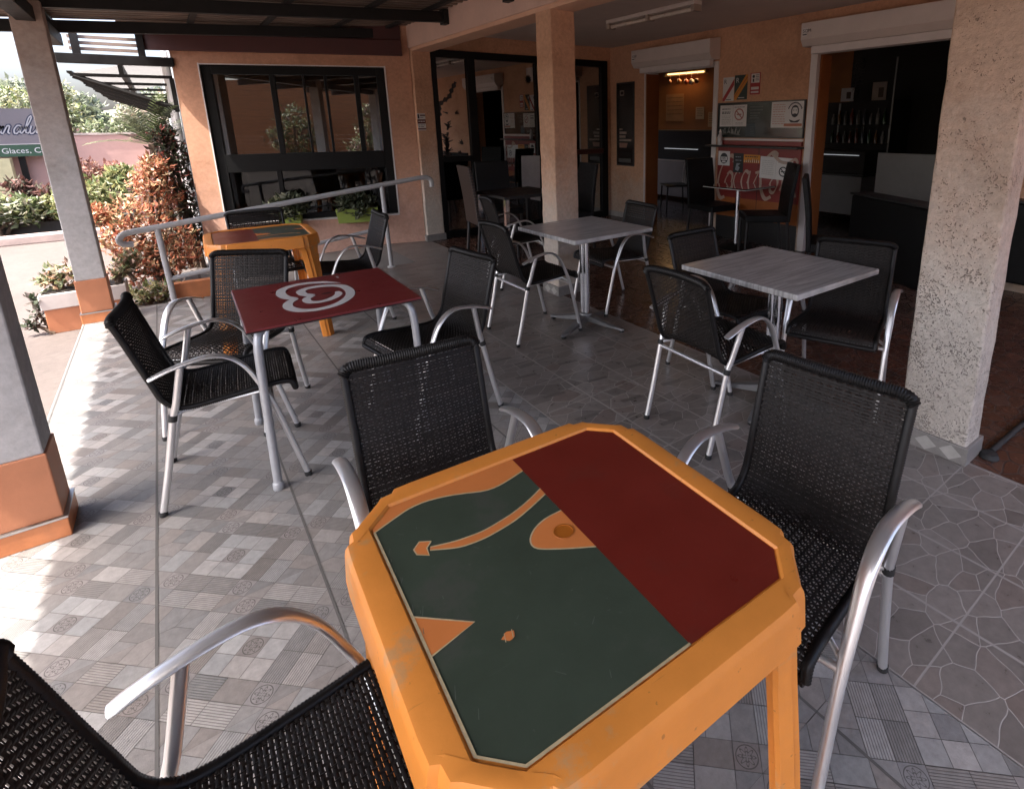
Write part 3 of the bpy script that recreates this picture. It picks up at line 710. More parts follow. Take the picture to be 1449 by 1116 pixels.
for x in (-.6, -.2):
    g = MB(); g.box(x-.02, x+.02, 7.76, 13.1, 1.996, 2.01+.2*(x+.62)/.84); g.build('awning_rail', dark_steel, aw)

# fluorescent batten on the ceiling
t = thing('ceiling_batten', 'unlit fluorescent batten lamp on the terrace ceiling', 'lamp', (4.1, 4.4, 2.44))
g = MB(); g.box(-.055, .055, -.64, .64, .04, .078); g.build('body', white_metal, t, None, .006)
g = MB(); g.tube([(0, -.60, .01), (0, .60, .01)], .019, 12); g.build('tube', M('unlit_tube', (.62, .55, .47), .3), t, 40)
lhm = M('beige_plastic', (.33, .27, .22), .5)
for y in (-.62, 0, .62): g = MB(); g.box(-.05, .05, y-.02, y+.02, -.015, .045); g.build('lamp_holder', lhm, t, None, .004)

# shutter boxes
def shutter(y0, y1, label):
    t = thing('shutter_box', label, 'roller shutter', (XW, y0, 0), 0, 'white roller shutter boxes')
    L = y1-y0; F = lambda x, z, y: (x, y, z)
    g = MB(); g.prism([(0, 2.17), (-.15, 2.17), (-.195, 2.235), (-.195, 2.395), (0, 2.425)], 0, L, F=F); g.build('casing', white_metal, t, None, .004, 2, True)
    g = MB(); g.box(-.10, -.04, .07, L-.07, 2.10, 2.172); g.build('end_slat', white_frame, t)
    g = MB(); F2 = lambda y, z, x: (-.1965-.0005-x, y, z)
    g.box(-.199, -.197, L-.075, L-.02, 2.26, 2.345); g.build('maker_label', paper, t)
    g = MB(); add_text(g, 'SOM', .045, lambda a, b, c: (-.2005, L-.025-a, 2.30+b), 0, 0); g.add([(-.2005, L-.025, 2.275), (-.2005, L-.07, 2.275), (-.2005, L-.07, 2.285), (-.2005, L-.025, 2.285)], [(0, 1, 2, 3)])
    g.build('label_lettering', ink, t)
    g = MB(); F3 = lambda a, b, c: (-.155-.0455*((b)/.075)-.001, a, 2.178+b)
    add_text(g, 'SOM', .055, lambda a, b, c: F3(.16-a, b, 0), 0, .006); g.build('casing_lettering', ink, t)
    return t
shutter(4.71, 6.13, 'white shutter box over the doorway beside the framed dark poster')
shutter(2.02, 3.50, 'white shutter box over the wide doorway behind the big pillar')

# ------------------------------------------------------------------ things on the walls
WF = lambda x0: (lambda a, b, c: (x0-c, -a, b))       # right-wall plane: a = -y, b = z, c = proud of the wall
F = WF(XW)
t = thing('framed_poster', 'tall narrow dark framed poster beside the doorway', 'poster', (0, 0, 0))
g = MB(); g.box(-6.665, -6.27, .80, 2.01, .004, .020, F=F); g.build('frame', black_paint, t, None, .003)
g = MB(); g.box(-6.645, -6.29, .82, 1.99, .0205, .022, F=F); g.build('print', M('dark_poster_print', (.016, .011, .010), .22, 0, .9, 5, 0, 1, .5, None, ((.07, .03, .018), 4.5, .60)), t)
g = MB()
g.ribbon([(-6.57, 1.83), (-6.49, 1.83), (-6.49, 1.89), (-6.57, 1.89), (-6.57, 1.825)], .007, .0225, F)
for z, w, h in ((1.33, .07, .02), (1.27, .16, .035), (1.215, .14, .035), (1.165, .27, .03)): g.sheet([(-6.59, z), (-6.59+w, z), (-6.59+w, z+h), (-6.59, z+h)], .0225, F)
g.sheet([(-6.59, 1.07), (-6.43, 1.07), (-6.40, 1.14), (-6.59, 1.14)], .0225, F, 1); g.sheet([(-6.61, .85), (-6.33, .85), (-6.33, .91), (-6.61, .91)], .0225, F, 2)
g.build('lettering', [M('beige_poster_ink', (.34, .27, .22), .5), M('pink_poster_ink', (.30, .17, .13), .5), M('grey_poster_ink', (.08, .08, .075), .5)], t)

def card(name, label, y0, y1, z0, z1, mat, group=None, c0=.001, tilt=0.):
    """flat paper thing on the right wall; returns its root and a plane function in metres from its top-left corner"""
    t = thing(name, label, 'notice' if name != 'flyer' else 'flyer', (XW, y0, z1), 0, group); 
    F = lambda a, b, c: (-c, -a-b*tilt, b-a*tilt)
    g = MB(); g.box(0, y0-y1, z0-z1, 0, c0, c0+.0012, F=F); g.build('sheet', mat, t)
    return t, F, c0+.0018
PG = 'papers on the wall by the counter'
t, F, c = card('flyer', 'white flyer with a dark red diagonal band above the notice board', 4.645, 4.478, 1.675, 1.95, paper, PG)
g = MB(); g.sheet([(0, -.275), (0, -.245), (.167, -.02), (.167, -.095), (.03, -.275)], c, F, 0); add_text(g, 'R', .075, F, .012, -.075, c, 1); g.sheet([(.05, -.262), (.13, -.262), (.13, -.254), (.05, -.254)], c, F, 1); add_text(g, 'n', .03, F, .09, -.24, c, 1); g.build('print', [redink, ink], t)
t, F, c = card('flyer', 'dark green flyer with an orange diagonal band above the notice board', 4.472, 4.282, 1.685, 1.965, greenink, PG)
g = MB(); g.sheet([(0, -.28), (0, -.225), (.165, 0), (.19, 0), (.19, -.07), (.035, -.28)], c, F, 0); g.sheet([(.0, -.245), (.01, -.245), (.185, -.02), (.185, -.035)], c+.0005, F, 2); add_text(g, 'R', .08, F, .02, -.085, c, 1); g.sheet([(.06, -.262), (.15, -.262), (.15, -.254), (.06, -.254)], c, F, 1); g.build('print', [orangeink, paper, redink], t)
t, F, c = card('flyer', 'small red and white notice with pictograms, right of the green flyer', 4.245, 4.105, 1.735, 1.975, redink, PG)
g = MB(); g.sheet([(.012, -.11), (.128, -.11), (.128, -.008), (.012, -.008)], c, F, 0); g.sheet([(.015, -.185), (.122, -.185), (.122, -.155), (.015, -.155)], c, F, 0); g.sheet([(.015, -.222), (.122, -.222), (.122, -.203), (.015, -.203)], c, F, 0)
for k in range(16): g.sheet([(.045+.018*math.cos(i*.785), -.04+.018*math.sin(i*.785)) for i in range(8)], c+.0005, F, 1) if k == 0 else None
g.sheet([(.035, -.1), (.055, -.1), (.055, -.065), (.035, -.065)], c+.0005, F, 1)
for k in range(4): g.sheet([(.075, -.03-k*.018), (.12, -.03-k*.018), (.12, -.024-k*.018), (.075, -.024-k*.018)], c+.0005, F, 1)
g.build('print', [paper, ink], t)

# notice board with its sheets
nb = thing('notice_board', 'wide dark green glass notice board above the red counter front', 'notice board', (XW, 4.68, 1.255))
g = MB(); g.box(-.02, -.003, -1.17, 0, 0, .39); g.build('glass_panel', board_m, nb)
g = MB(); g.box(-.028, -.003, -1.185, -1.17, -.01, .40); g.box(-.028, -.003, 0, .012, -.01, .40); g.box(-.028, -.003, -1.17, 0, .39, .40); g.box(-.028, -.003, -1.17, 0, -.01, 0); g.build('frame', black_paint, nb)
Fb = lambda a, b, c: (-.0206-c, -a, b)
pch, dch = M('pale_chalk', (.30, .30, .28), .8), M('dim_chalk', (.12, .13, .125), .8)
rnd = random.Random(11); g = MB(); g.ribbon([(.05, .022), (.20, .03), (.34, .022)], .004, 0, Fb)
for k in range(26):
    x = .06+k*.0105; z = .024; g.ribbon([(x, z), (x+rnd.uniform(-.03, .03), z+rnd.uniform(.02, .09))], [.007, .003], 0, Fb)
g.build('leaf_drawing', pch, nb)
for z, w in ((.335, .16), (.30, .17), (.265, .14), (.235, .1), (.21, .12)):
    g = MB()
    for k in range(int(w/.016)): g.sheet([(.47+k*.018, z), (.482+k*.018, z), (.482+k*.018, z+.012), (.47+k*.018, z+.012)], 0, Fb)
    g.build('chalk_line', dch, nb)
g = MB(); g.sheet([(.415, .01), (.55, .01), (.55, .15), (.415, .15)], 0, Fb, 1)
for z in (.11, .085, .06, .03): g.sheet([(.48, z), (.53, z), (.53, z+.008), (.48, z+.008)], .0005, Fb, 0)
g.build('slate_card', [dch, M('slate_blue_card', (.05, .065, .072), .6)], nb)
CB = .024
t, F, c = card('notice', 'double white notice with a no smoking sign, left end of the notice board', 4.655, 4.255, 1.375, 1.625, paper, PG, CB)
def lines(g, x0, x1, ys, F, c, mi, h=.006, seed=1):
    r = random.Random(seed)
    for y in ys:
        x = x0
        while x < x1-.01:
            w = r.uniform(.012, .04); g.sheet([(x, y), (min(x1, x+w), y), (min(x1, x+w), y+h), (x, y+h)], c, F, mi); x += w+.007
def nosmoke(g, cx, cy, r, F, c, ring, body):
    g.ribbon([(cx+r*math.cos(i*.2618), cy+r*math.sin(i*.2618)) for i in range(25)], r*.13, c, F, ring)
    g.ribbon([(cx-r*.7, cy+r*.7), (cx+r*.7, cy-r*.7)], r*.11, c+.0003, F, ring)
    g.sheet([(cx-r*.6, cy-r*.12), (cx+r*.55, cy-r*.12), (cx+r*.55, cy+r*.12), (cx-r*.6, cy+r*.12)], c, F, body)
g = MB(); lines(g, .03, .16, [-.05, -.085, -.10], F, c, 0, .010, 2); lines(g, .03, .17, [-.13, -.15, -.17, -.19, -.21, -.225], F, c, 2, .005, 3); g.sheet([(.196, -.25), (.199, -.25), (.199, 0), (.196, 0)], c, F, 2)
nosmoke(g, .29, -.11, .062, F, c, 1, 1); lines(g, .22, .37, [-.03], F, c, 0, .008, 4); lines(g, .24, .35, [-.21, -.225], F, c, 2, .005, 5); g.build('print', [ink, M('dull_red_ink', (.32, .11, .09), .6), M('grey_ink', (.25, .25, .25), .7)], t)
t, F, c = card('notice', 'white notice with a bearded face drawing, right end of the notice board', 3.915, 3.505, 1.36, 1.64, paper, PG, CB)
g = MB(); lines(g, .02, .18, [-.035, -.06, -.085, -.11, -.14, -.165, -.19, -.215, -.24], F, c, 1, .008, 6)
g.sheet([(.17, -.265), (.395, -.265), (.395, -.235), (.17, -.235)], c, F, 2)
for k in range(13):
    a = 2.7-k*.19; x, y = .30+.088*math.cos(a), -.115+.10*math.sin(a); g.sheet([(x-.008, y-.008), (x+.006, y-.008), (x+.008, y+.008), (x-.006, y+.008)], c, F, 0)
hd = [(.30+.042*math.cos(a*.2618), -.105+.058*math.sin(a*.2618)) for a in range(24)]
g.ribbon(hd+hd[:1], .007, c, F, 0)
g.sheet([(.262, -.075), (.27, -.05), (.30, -.042), (.33, -.05), (.338, -.075), (.325, -.068), (.30, -.064), (.275, -.068)], c+.0003, F, 0)
g.sheet([(.262, -.11), (.272, -.135), (.30, -.128), (.328, -.135), (.338, -.11), (.334, -.15), (.30, -.172), (.266, -.15)], c+.0003, F, 0)
for x in (.284, .316): g.sheet([(x-.008, -.098), (x+.008, -.098), (x+.008, -.09), (x-.008, -.09)], c+.0003, F, 0)
g.ribbon([(.235, -.195), (.26, -.212), (.30, -.218), (.34, -.212), (.365, -.195)], [.004, .012, .008, .012, .004], c, F, 0)
g.build('print', [ink, M('pale_red_ink', (.5, .27, .22), .6), M('rust_ink', (.40, .15, .09), .6)], t)

# red counter front with flowing white lettering
cp = thing('snack_counter', 'red counter front panel with large flowing white script', 'counter', (XW, 0, 0))
F = lambda a, b, c: (-.03-c, -a, b)
g = MB(); g.box(-.03, -.002, 3.505, 4.66, .52, 1.13, 0); g.box(-.03, -.002, 3.505, 4.66, .28, .52, 1)
g.build('panel', [coke_red, coke_or], cp)
g = MB(); g.box(-.032, -.03, 4.045, 4.05, .28, 1.13); g.build('seam', black_paint, cp)
g = MB(); g.box(-.045, -.002, 3.50, 4.60, 1.158, 1.21); g.build('top_band', M('dark_red_band', (.20, .022, .018), .4), cp, None, .003)
g = MB(); g.box(-.02, -.003, 3.50, 4.60, 1.212, 1.235); g.build('white_strip', white_frame, cp)
g = MB(); g.box(-.13, -.002, 3.485, 4.79, 1.132, 1.155); g.build('ledge', black_paint, cp, None, .003)
g = MB(); g.box(-.02, -.002, 3.505, 4.66, .0, .279); g.build('kick_board', black_paint, cp)
g = MB(); PEN = (1.1, .28); c0 = .0015
def script(pts, w=.021, n=40): g.ribbon(catmull(pts, n), w, c0+.00035*script.k, F, 0, 0, PEN); script.k += 1
script.k = 0
script([(-4.42, .95), (-4.40, 1.0), (-4.45, 1.03), (-4.54, .97), (-4.62, .80), (-4.645, .62), (-4.60, .50), (-4.53, .52)], .026)          # C
script([(-4.47, .82), (-4.52, .74), (-4.53, .66), (-4.49, .63), (-4.43, .72), (-4.42, .80), (-4.46, .83), (-4.50, .80)])                      # o
script([(-4.30, .83), (-4.33, .855), (-4.38, .79), (-4.40, .69), (-4.37, .63), (-4.31, .68)])                                                 # c
script([(-4.17, .83), (-4.22, .855), (-4.27, .78), (-4.28, .68), (-4.25, .635), (-4.20, .70), (-4.155, .85)]); script([(-4.155, .86), (-4.18, .72), (-4.165, .635), (-4.12, .68), (-4.07, .78), (-3.99, .93)])   # a
script([(-4.08, .84), (-4.02, .86)], .018, 6)
script([(-3.80, 1.03), (-3.80, 1.07), (-3.86, 1.08), (-3.95, 1.0), (-4.0, .84), (-3.99, .66), (-3.93, .55), (-3.85, .58)], .026)              # C
script([(-3.83, .80), (-3.87, .73), (-3.86, .64), (-3.81, .64), (-3.77, .74), (-3.79, .81), (-3.84, .80)])
script([(-3.74, .66), (-3.66, .86), (-3.63, .99), (-3.67, 1.0), (-3.70, .85), (-3.71, .68), (-3.68, .62), (-3.63, .68)])
script([(-3.55, .78), (-3.60, .80), (-3.64, .72), (-3.64, .64), (-3.60, .61), (-3.56, .68), (-3.53, .79)]); script([(-3.53, .80), (-3.55, .68), (-3.535, .60)])
script([(-3.86, 1.07), (-3.75, .99), (-3.65, .98), (-3.56, 1.02), (-3.53, .96), (-3.60, .90)], .018)
g.build('script_lettering', M('cream_vinyl', (.44, .32, .25), .5), cp)
CC = .034
t, F, c = card('notice', 'white card with a dark oval label, left end of the red counter front', 4.648, 4.468, .905, 1.08, paper, PG, CC)
g = MB(); g.sheet([(.09+.06*math.cos(i*.3927), -.088+.066*math.sin(i*.3927)) for i in range(16)], c, F, 0); g.sheet([(.04, -.11), (.14, -.11), (.14, -.07), (.04, -.07)], c+.0004, F, 1); lines(g, .05, .13, [-.085, -.1], F, c+.0008, 0, .007, 8); g.sheet([(.06, -.14), (.12, -.14), (.115, -.118), (.065, -.118)], c+.0004, F, 1); g.build('print', [ink, paper], t)
t, F, c = card('notice', 'narrow black leaflet on the red counter front', 4.41, 4.262, .83, 1.062, black_paint, PG, CC)
g = MB(); lines(g, .03, .12, [-.05, -.09], F, c, 0, .01, 9); g.sheet([(.03, -.2), (.075, -.215), (.10, -.17), (.07, -.15), (.11, -.12), (.05, -.12)], c, F, 0); g.build('print', [M('grey_blue_ink', (.25, .27, .3), .6)], t)
t, F, c = card('notice', 'orange leaflet with small figures on the red counter front', 4.258, 4.024, .955, 1.05, orangeink, PG, CC)
g = MB(); r_ = random.Random(4)
for k in range(15): x = .015+k*.014; g.sheet([(x, -.09), (x+.009, -.09), (x+.007, -.09+r_.uniform(.02, .05)), (x+.002, -.09+r_.uniform(.02, .05))], c, F, k % 2)
lines(g, .02, .2, [-.03], F, c, 1, .012, 10); g.build('print', [paper, ink], t)
t, F, c = card('notice', 'open white double sheet with a round no smoking sign on the red counter front', 4.016, 3.585, .79, 1.04, paper, PG, CC, .03)
g = MB(); lines(g, .03, .19, [-.05-.022*k for k in range(8)], F, c, 1, .005, 12); lines(g, .24, .40, [-.04, -.06], F, c, 1, .006, 13); g.sheet([(.214, -.25), (.217, -.25), (.217, 0), (.214, 0)], c, F, 1); nosmoke(g, .315, -.155, .05, F, c, 0, 0); g.build('print', [ink, M('grey_print', (.4, .4, .4), .7)], t)
t = thing('bottle', 'small pale bottle standing on the black ledge below the notice board', 'bottle', (XW-.075, 4.60, 1.155))
g = MB(); g.lathe([(.030, 0), (.032, .006), (.032, .095), (.026, .115), (.015, .13), (.013, .15)], n=16); g.build('body', M('pale_plastic', (.45, .43, .42), .3), t, 40)
g = MB(); g.lathe([(.015, .150), (.015, .166), (.008, .17), (.008, .185), (.004, .187)], n=12); g.build('pump_cap', white_frame, t, 40)
# sticker on the corner pillar
t = thing('sticker', 'small dark red and white warning sticker on the slim corner pillar', 'sticker', (2.515, 6.80, 1.38), 0)
F = lambda a, b, c: (a, -.004-c, b)
g = MB(); g.box(.0, .10, 0, .20, 0, .001, F=F); g.build('sheet', paper, t)
g = MB(); g.sheet([(0, .08), (.1, .08), (.1, .13), (0, .13)], .0015, F, 0); g.sheet([(0, .01), (.1, .01), (.1, .025), (0, .025)], .0015, F, 0); g.sheet([(.035, .17), (.1, .17), (.1, .185), (.035, .185)], .0015, F, 0); lines(g, .01, .09, [.10], F, .002, 1, .012, 3); g.sheet([(.005, .14), (.025, .14), (.025, .19), (.005, .19)], .0015, F, 2); lines(g, .01, .09, [.04, .06, .15], F, .0015, 2, .006, 8); g.build('print', [M('maroon_ink', (.10, .02, .015), .6), paper, ink], t)
# pale sheet added in place of a reflection in the glazed door
t = thing('reflection_sheet', 'plain grey white sheet standing in for a reflection in the glazed door', 'notice', (0, 0, 0))
g = MB(); g.add([(3.93, 6.79, 1.01), (4.23, 6.79, 1.0), (4.21, 6.785, .36), (3.915, 6.785, .43)], [(0, 3, 2, 1)]); o = g.build('sheet', M('grey_white_sheet', (.50, .49, .48), .6), t)
so = o.modifiers.new('solid', 'SOLIDIFY'); so.thickness = .002

# ------------------------------------------------------------------ woven armchair
def build_armchair(label, group):
    t = thing('armchair', label, 'chair', (0, 0, 0), 0, group)
    prof = catmull([(.25, .392), (.243, .415), (.225, .430), (.16, .431), (.06, .421), (-.04, .412), (-.11, .410), (-.155, .424), (-.186, .462), (-.207, .53), (-.233, .62), (-.258, .71), (-.283, .792)], 400)
    d = np.r_[0, np.cumsum(np.linalg.norm(np.diff(prof, axis=0), axis=1))]; L = d[-1]
    def S(s, u):                                  # point and normal; u in -1..1
        y, z = np.interp(s, d, prof[:, 0]), np.interp(s, d, prof[:, 1])
        e = .004; ty = np.interp(s+e, d, prof[:, 0])-np.interp(s-e, d, prof[:, 0]); tz = np.interp(s+e, d, prof[:, 1])-np.interp(s-e, d, prof[:, 1])
        l = math.hypot(ty, tz)+1e-9; ty /= l; tz /= l
        w = .200-.010*math.sin(math.pi*min(1, s/L))-.008*max(0., min(1., (s-.45)/.45))
        k = max(0., min(1., (s-.45)/.2)); sag = .022*k*(1-u*u)
        seat = (1-k)*.012*(1-u*u)*min(1., s/.1)
        nrm = np.array([0, -tz, ty])                # towards the sitter side is +normal for the seat (up)
        p = np.array([u*w, y, z])-nrm*(sag*1.0+seat)
        return p, nrm, np.array([0, ty, tz])
    SB = .452
    pitch, warps = .0086, 15; K = warps*2
    us = np.linspace(-.965, .965, K+1)
    mbs = {'seat': MB(), 'backrest': MB()}
    i = 0; s = .012; rnd = random.Random(2)
    while s < L-.012:
        mb = mbs['seat' if s < SB else 'backrest']; vs = []
        jit = rnd.uniform(-.0006, .0006)
        for k, u in enumerate(us):
            p, nr, tg = S(s+jit, u); off = (.0032 if (k+i) % 2 == 0 else -.0032) if k % 2 == 1 or True else 0
            off = .0034*math.cos(math.pi*(k+i)) if True else 0
            p = p+nr*off; h, tk = .0039, .0018
            vs += [p+tg*h, p+nr*tk, p-tg*h, p-nr*tk]
        fs = [(k*4+a, k*4+(a+1) % 4, k*4+4+(a+1) % 4, k*4+4+a) for k in range(K) for a in range(4)]
        mb.add(vs, fs); s += pitch; i += 1
    for k in range(1, K, 1):                                           # uprights of the weave
        for nm, a, b in (('seat', .01, SB), ('backrest', SB, L-.01)):
            vs = []; n = 36
            for q in range(n+1):
                ss = a+(b-a)*q/n; p, nr, tg = S(ss, us[k]); X = np.array([1., 0, 0])
                hw = .0034 if k % 2 == 0 else .0016
                vs += [p+X*hw, p+nr*.001, p-X*hw, p-nr*.001]
            mbs[nm].add(vs, [(q*4+c, q*4+(c+1) % 4, q*4+4+(c+1) % 4, q*4+4+c) for q in range(n) for c in range(4)])
    seat = mbs['seat'].build('seat', wicker, t, 60); back = mbs['backrest'].build('backrest', wicker, t, 60)
    def rim(path, r, nm, par):
        P = catmull(path, max(12, int(np.sum(np.linalg.norm(np.diff(np.array(path), axis=0), axis=1))/.0032)))
        rad = np.array([r*(1.0 if k % 2 else .86) for k in range(len(P))])
        g = MB(); g.tube(P, rad, 9); g.build(nm, wicker_rim, par, 60)
    for sg in (-1, 1):
        rim([S(s, sg)[0] for s in np.linspace(.0, SB, 14)], .0125, 'edge_binding', seat)
        rim([S(s, sg)[0] for s in np.linspace(SB, L, 12)], .0125, 'edge_binding', back)
    rim([S(0., u)[0] for u in np.linspace(-1, 1, 9)], .0125, 'edge_binding', seat)
    rim([S(L-(.022 if abs(u) > 1 else .006 if abs(u) > .9 else 0.), u)[0] for u in (-1.02, -.95, -.82, -.5, 0, .5, .82, .95, 1.02)], .0175, 'top_roll', back)
    for sg in (-1, 1):
        P = catmull([(sg*.243, -.205, .566), (sg*.242, -.14, .590), (sg*.241, -.06, .608), (sg*.240, .0, .610), (sg*.239, .05, .588), (sg*.238, .092, .540), (sg*.238, .128, .462), (sg*.237, .162, .37), (sg*.236, .198, .22), (sg*.235, .245, .014)], 56)
        q = np.linspace(0, 1, 56); f = np.clip((q-.30)/.35, 0, 1)
        ra = .0185-(.0185-.0125)*f; rb = .0072+(.0118-.0072)*f
        ra[0] *= .8; g = MB(); g.tube(P, ra, 14, side=(1, 0, 0), r2=rb); a = g.build('arm_and_front_leg', alu, t, 50)
        g = MB(); g.lathe([(.0135, 0), (.0145, .002), (.0145, .018), (.0135, .02)], (sg*.235, .2452, 0), 12); g.build('rubber_foot', rubber, a, 40)
        P = catmull([(sg*.212, -.252, .012), (sg*.2135, -.205, .20), (sg*.216, -.163, .385), (sg*.222, -.145, .44), (sg*.2425, -.108, .594)], 20)
        g = MB(); g.tube(P, .0125, 12); a = g.build('rear_leg', alu, t, 50)
        g = MB(); g.lathe([(.0135, 0), (.0145, .002), (.0145, .018), (.0135, .02)], (sg*.212, -.253, 0), 12); g.build('rubber_foot', rubber, a, 40)
        g = MB(); g.tube([(sg*.2155, -.165, .378), (sg*.2165, -.160, .402)], .0148, 12); g.build('collar', rubber, a, 40)
        g = MB(); g.tube([(sg*.214, -.165, .392), (sg*.188, -.13, .398), (sg*.188, .13, .408), (sg*.236, .153, .385)], .008, 8); g.build('seat_rail', alu, t, 50)
    g = MB(); g.tube([(-.215, -.163, .372), (.215, -.163, .372)], .0095, 10); g.build('stretcher', alu, t, 50)
    g = MB(); g.tube([(-.236, .160, .372), (.236, .160, .372)], .0095, 10); g.build('stretcher', alu, t, 50)
    return t
AC = 'woven armchairs on the terrace'
chairs = [  # x, y, facing angle in degrees, label
    (0.0, .756, 0, 'black woven armchair cut by the lower left corner, at the front orange table'),
    (.475, 1.265, -94, 'black woven armchair pulled up behind the front orange table'),
    (1.045, .655, 187, 'black woven armchair right of the front orange table, seat in view'),
    (.055, 2.665, -5, 'black woven armchair seen from its side, left of the red table'),
    (.13, 3.21, -124, 'black woven armchair between the red table and the back orange table'),
    (.92, 2.58, 189, 'black woven armchair tucked under the right side of the red table'),
    (.52, 4.88, -88, 'black woven armchair behind the back orange table, only its backrest showing'),
    (.97, 4.36, 178, 'black woven armchair right of the back orange table, before the handrail'),
    (1.93, 3.265, 0, 'black woven armchair left of the pale pedestal table by the middle pillar'),
    (2.76, 3.36, 176, 'black woven armchair right of the pale pedestal table by the middle pillar'),
    (1.96, 1.615, -3, 'black woven armchair at the near pedestal table, its back towards us'),
    (2.47, 1.98, -90, 'black woven armchair on the far left side of the near pedestal table'),
    (2.67, 1.39, 199, 'black woven armchair between the near pedestal table and the big pillar'),
    (2.50, 4.45, -10, 'black woven armchair in shadow left of the middle pillar'),
]
proto = None
for x, y, a, lab in chairs:
    if proto is None:
        proto = build_armchair(lab, AC); proto.location = (x, y, .0015); proto.rotation_euler = (0, 0, R(a-90))
    else: dup(proto, (x, y, .0015), R(a-90), lab)

# ------------------------------------------------------------------ orange plastic tables
HA = .332
CORN = [(.332, .180), (.330, .216), (.319, .222), (.316, .247), (.306, .254), (.254, .306), (.247, .316), (.222, .319), (.216, .330), (.180, .332)]
CINN = [(.283, .180), (.283, .236), (.276, .243), (.271, .248), (.264, .255), (.255, .264), (.248, .271), (.243, .276), (.236, .283), (.180, .283)]
def around(C, f):
    out = []
    for q in range(4):
        ca, sa = math.cos(q*math.pi/2), math.sin(q*math.pi/2)
        for x, y in C: x, y = x*f, y*f; out.append((x*ca-y*sa, x*sa+y*ca))
    return out
def build_orange(label):
    t = thing('orange_table', label, 'table', (0, 0, 0), 0, 'orange plastic tables')
    g = MB()
    ZSK = .652
    loops = [(around(CORN, 1.006), ZSK), (around(CORN, 1.011), ZSK+.002), (around(CORN, 1.), .708), (around(CORN, .994), .720), (around(CORN, .980), .7285), (around(CORN, .955), .7305), (around(CINN, 1.), .7285), (around(CINN, .988), .7235)]
    vs = [(x, y, z) for P, z in loops for x, y in P]; n = len(loops[0][0])
    fs = [(i*n+k, i*n+(k+1) % n, (i+1)*n+(k+1) % n, (i+1)*n+k) for i in range(len(loops)-1) for k in range(n)]
    fs.append(tuple((len(loops)-1)*n+k for k in range(n)))
    g.add(vs, fs); top = g.build('table_top', orange_pl, t, 33)
    top.modifiers.new('solid', 'SOLIDIFY').thickness = .004
    # printed panel
    art = MB(); z = .7241
    PA, PK = .277, .045
    octo = [(PA, -PA+PK), (PA, PA-PK), (PA-PK, PA), (-PA+PK, PA), (-PA, PA-PK), (-PA, -PA+PK), (-PA+PK, -PA), (PA-PK, -PA)]
    green = clip(octo, 0, .032, True); red = clip(octo, 0, .032, False)
    art.sheet(green, z, None, 0); art.sheet(red, z+.0004, None, 1)
    curve = catmull([(-.268, .245), (-.239, .268), (-.205, .262), (-.165, .252), (-.12, .240), (-.08, .225), (-.045, .212), (-.01, .206), (.03, .212)], 26)
    lobe = [tuple(p) for p in curve]+[(.0318, PA), (-PA+PK, PA), (-.272, .214)]
    lobe = [(x, y) for x, y in lobe]
    art.sheet([tuple(p) for p in catmull([(-.2768, .222), (-.238, .238), (-.205, .250), (-.172, .252), (-.135, .244), (-.10, .230), (-.06, .212), (-.025, .212), (.032, .226)], 26)]+[(.0318, PA), (-PA+PK, PA), (-PA, PA-PK)], z+.0008, None, 2)
    art.ribbon(catmull([(-.2765, .222), (-.238, .238), (-.205, .250), (-.172, .252), (-.135, .244), (-.10, .230), (-.06, .212), (-.025, .212), (.030, .226)], 26), .0016, z+.0011, None, 3)
    up = [(.032, .152), (-.006, .134), (-.046, .12), (-.081, .113), (-.112, .109), (-.14, .111), (-.165, .115), (-.205, .127)]
    lo = [(.031, .131), (-.012, .113), (-.052, .099), (-.086, .093), (-.116, .09), (-.143, .092), (-.168, .098), (-.208, .120)]
    U, Lo = catmull(up, 30), catmull(lo, 30)
    art.add([(x, y, z+.0008) for x, y in U]+[(x, y, z+.0008) for x, y in Lo], [(i, i+1, 31+i, 30+i) for i in range(29)], 2)
    art.ribbon(U, .0014, z+.0011, None, 3); art.ribbon(Lo, .0014, z+.0011, None, 3)
    head = [(-.199, .140), (-.211, .128), (-.213, .109), (-.230, .123), (-.231, .138), (-.217, .151)]
    art.sheet(head, z+.0009, None, 2); art.ribbon(head+head[:1], .0012, z+.0012, None, 3)
    nt_ = catmull([(.0315, .071), (.0, .070), (-.028, .061), (-.049, .045), (-.058, .027), (-.053, .011), (-.027, -.009), (.003, -.028), (.0315, -.045)], 30)
    art.sheet([tuple(p) for p in nt_], z+.0008, None, 2); art.ribbon(nt_, .0014, z+.0011, None, 3)
    tri = [(-.277, .004), (-.203, -.061), (-.277, -.078)]
    art.sheet(tri, z+.0008, None, 2); art.ribbon([(-.277, .004), (-.203, -.061), (-.277, -.078)], .0014, z+.0011, None, 3)
    edge = [(-PA+PK*.9, PA-.004), (-PA+.001, .222), (-PA+.001, -PA+PK), (-PA+PK, -PA+.001), (.032, -PA+.001)]
    art.ribbon(edge[1:], .0022, z+.0014, None, 3)
    art.sheet([(-.172+.009*math.cos(a*.5)*(1+.35*math.sin(a*2.3)), -.112+.008*math.sin(a*.5)) for a in range(12)], z+.0010, None, 2)
    for k in range(2): art.ribbon([(-.180+k*.012, -.119), (-.176+k*.012, -.105)], .0006, z+.0013, None, 3)
    rnd = random.Random(8)
    for k in range(26):
        x, y, a, l = rnd.uniform(-.26, .02), rnd.uniform(-.26, .2), rnd.uniform(0, 3.1), rnd.uniform(.004, .022)
        if k < 12: x, y, a, l = -.274+rnd.uniform(0, .012), rnd.uniform(-.2, .2), 1.4+rnd.uniform(-.3, .3), rnd.uniform(.004, .02)
        art.ribbon([(x, y), (x+l*math.cos(a), y+l*math.sin(a))], [.0005, .0003], z+.0010, None, 4)
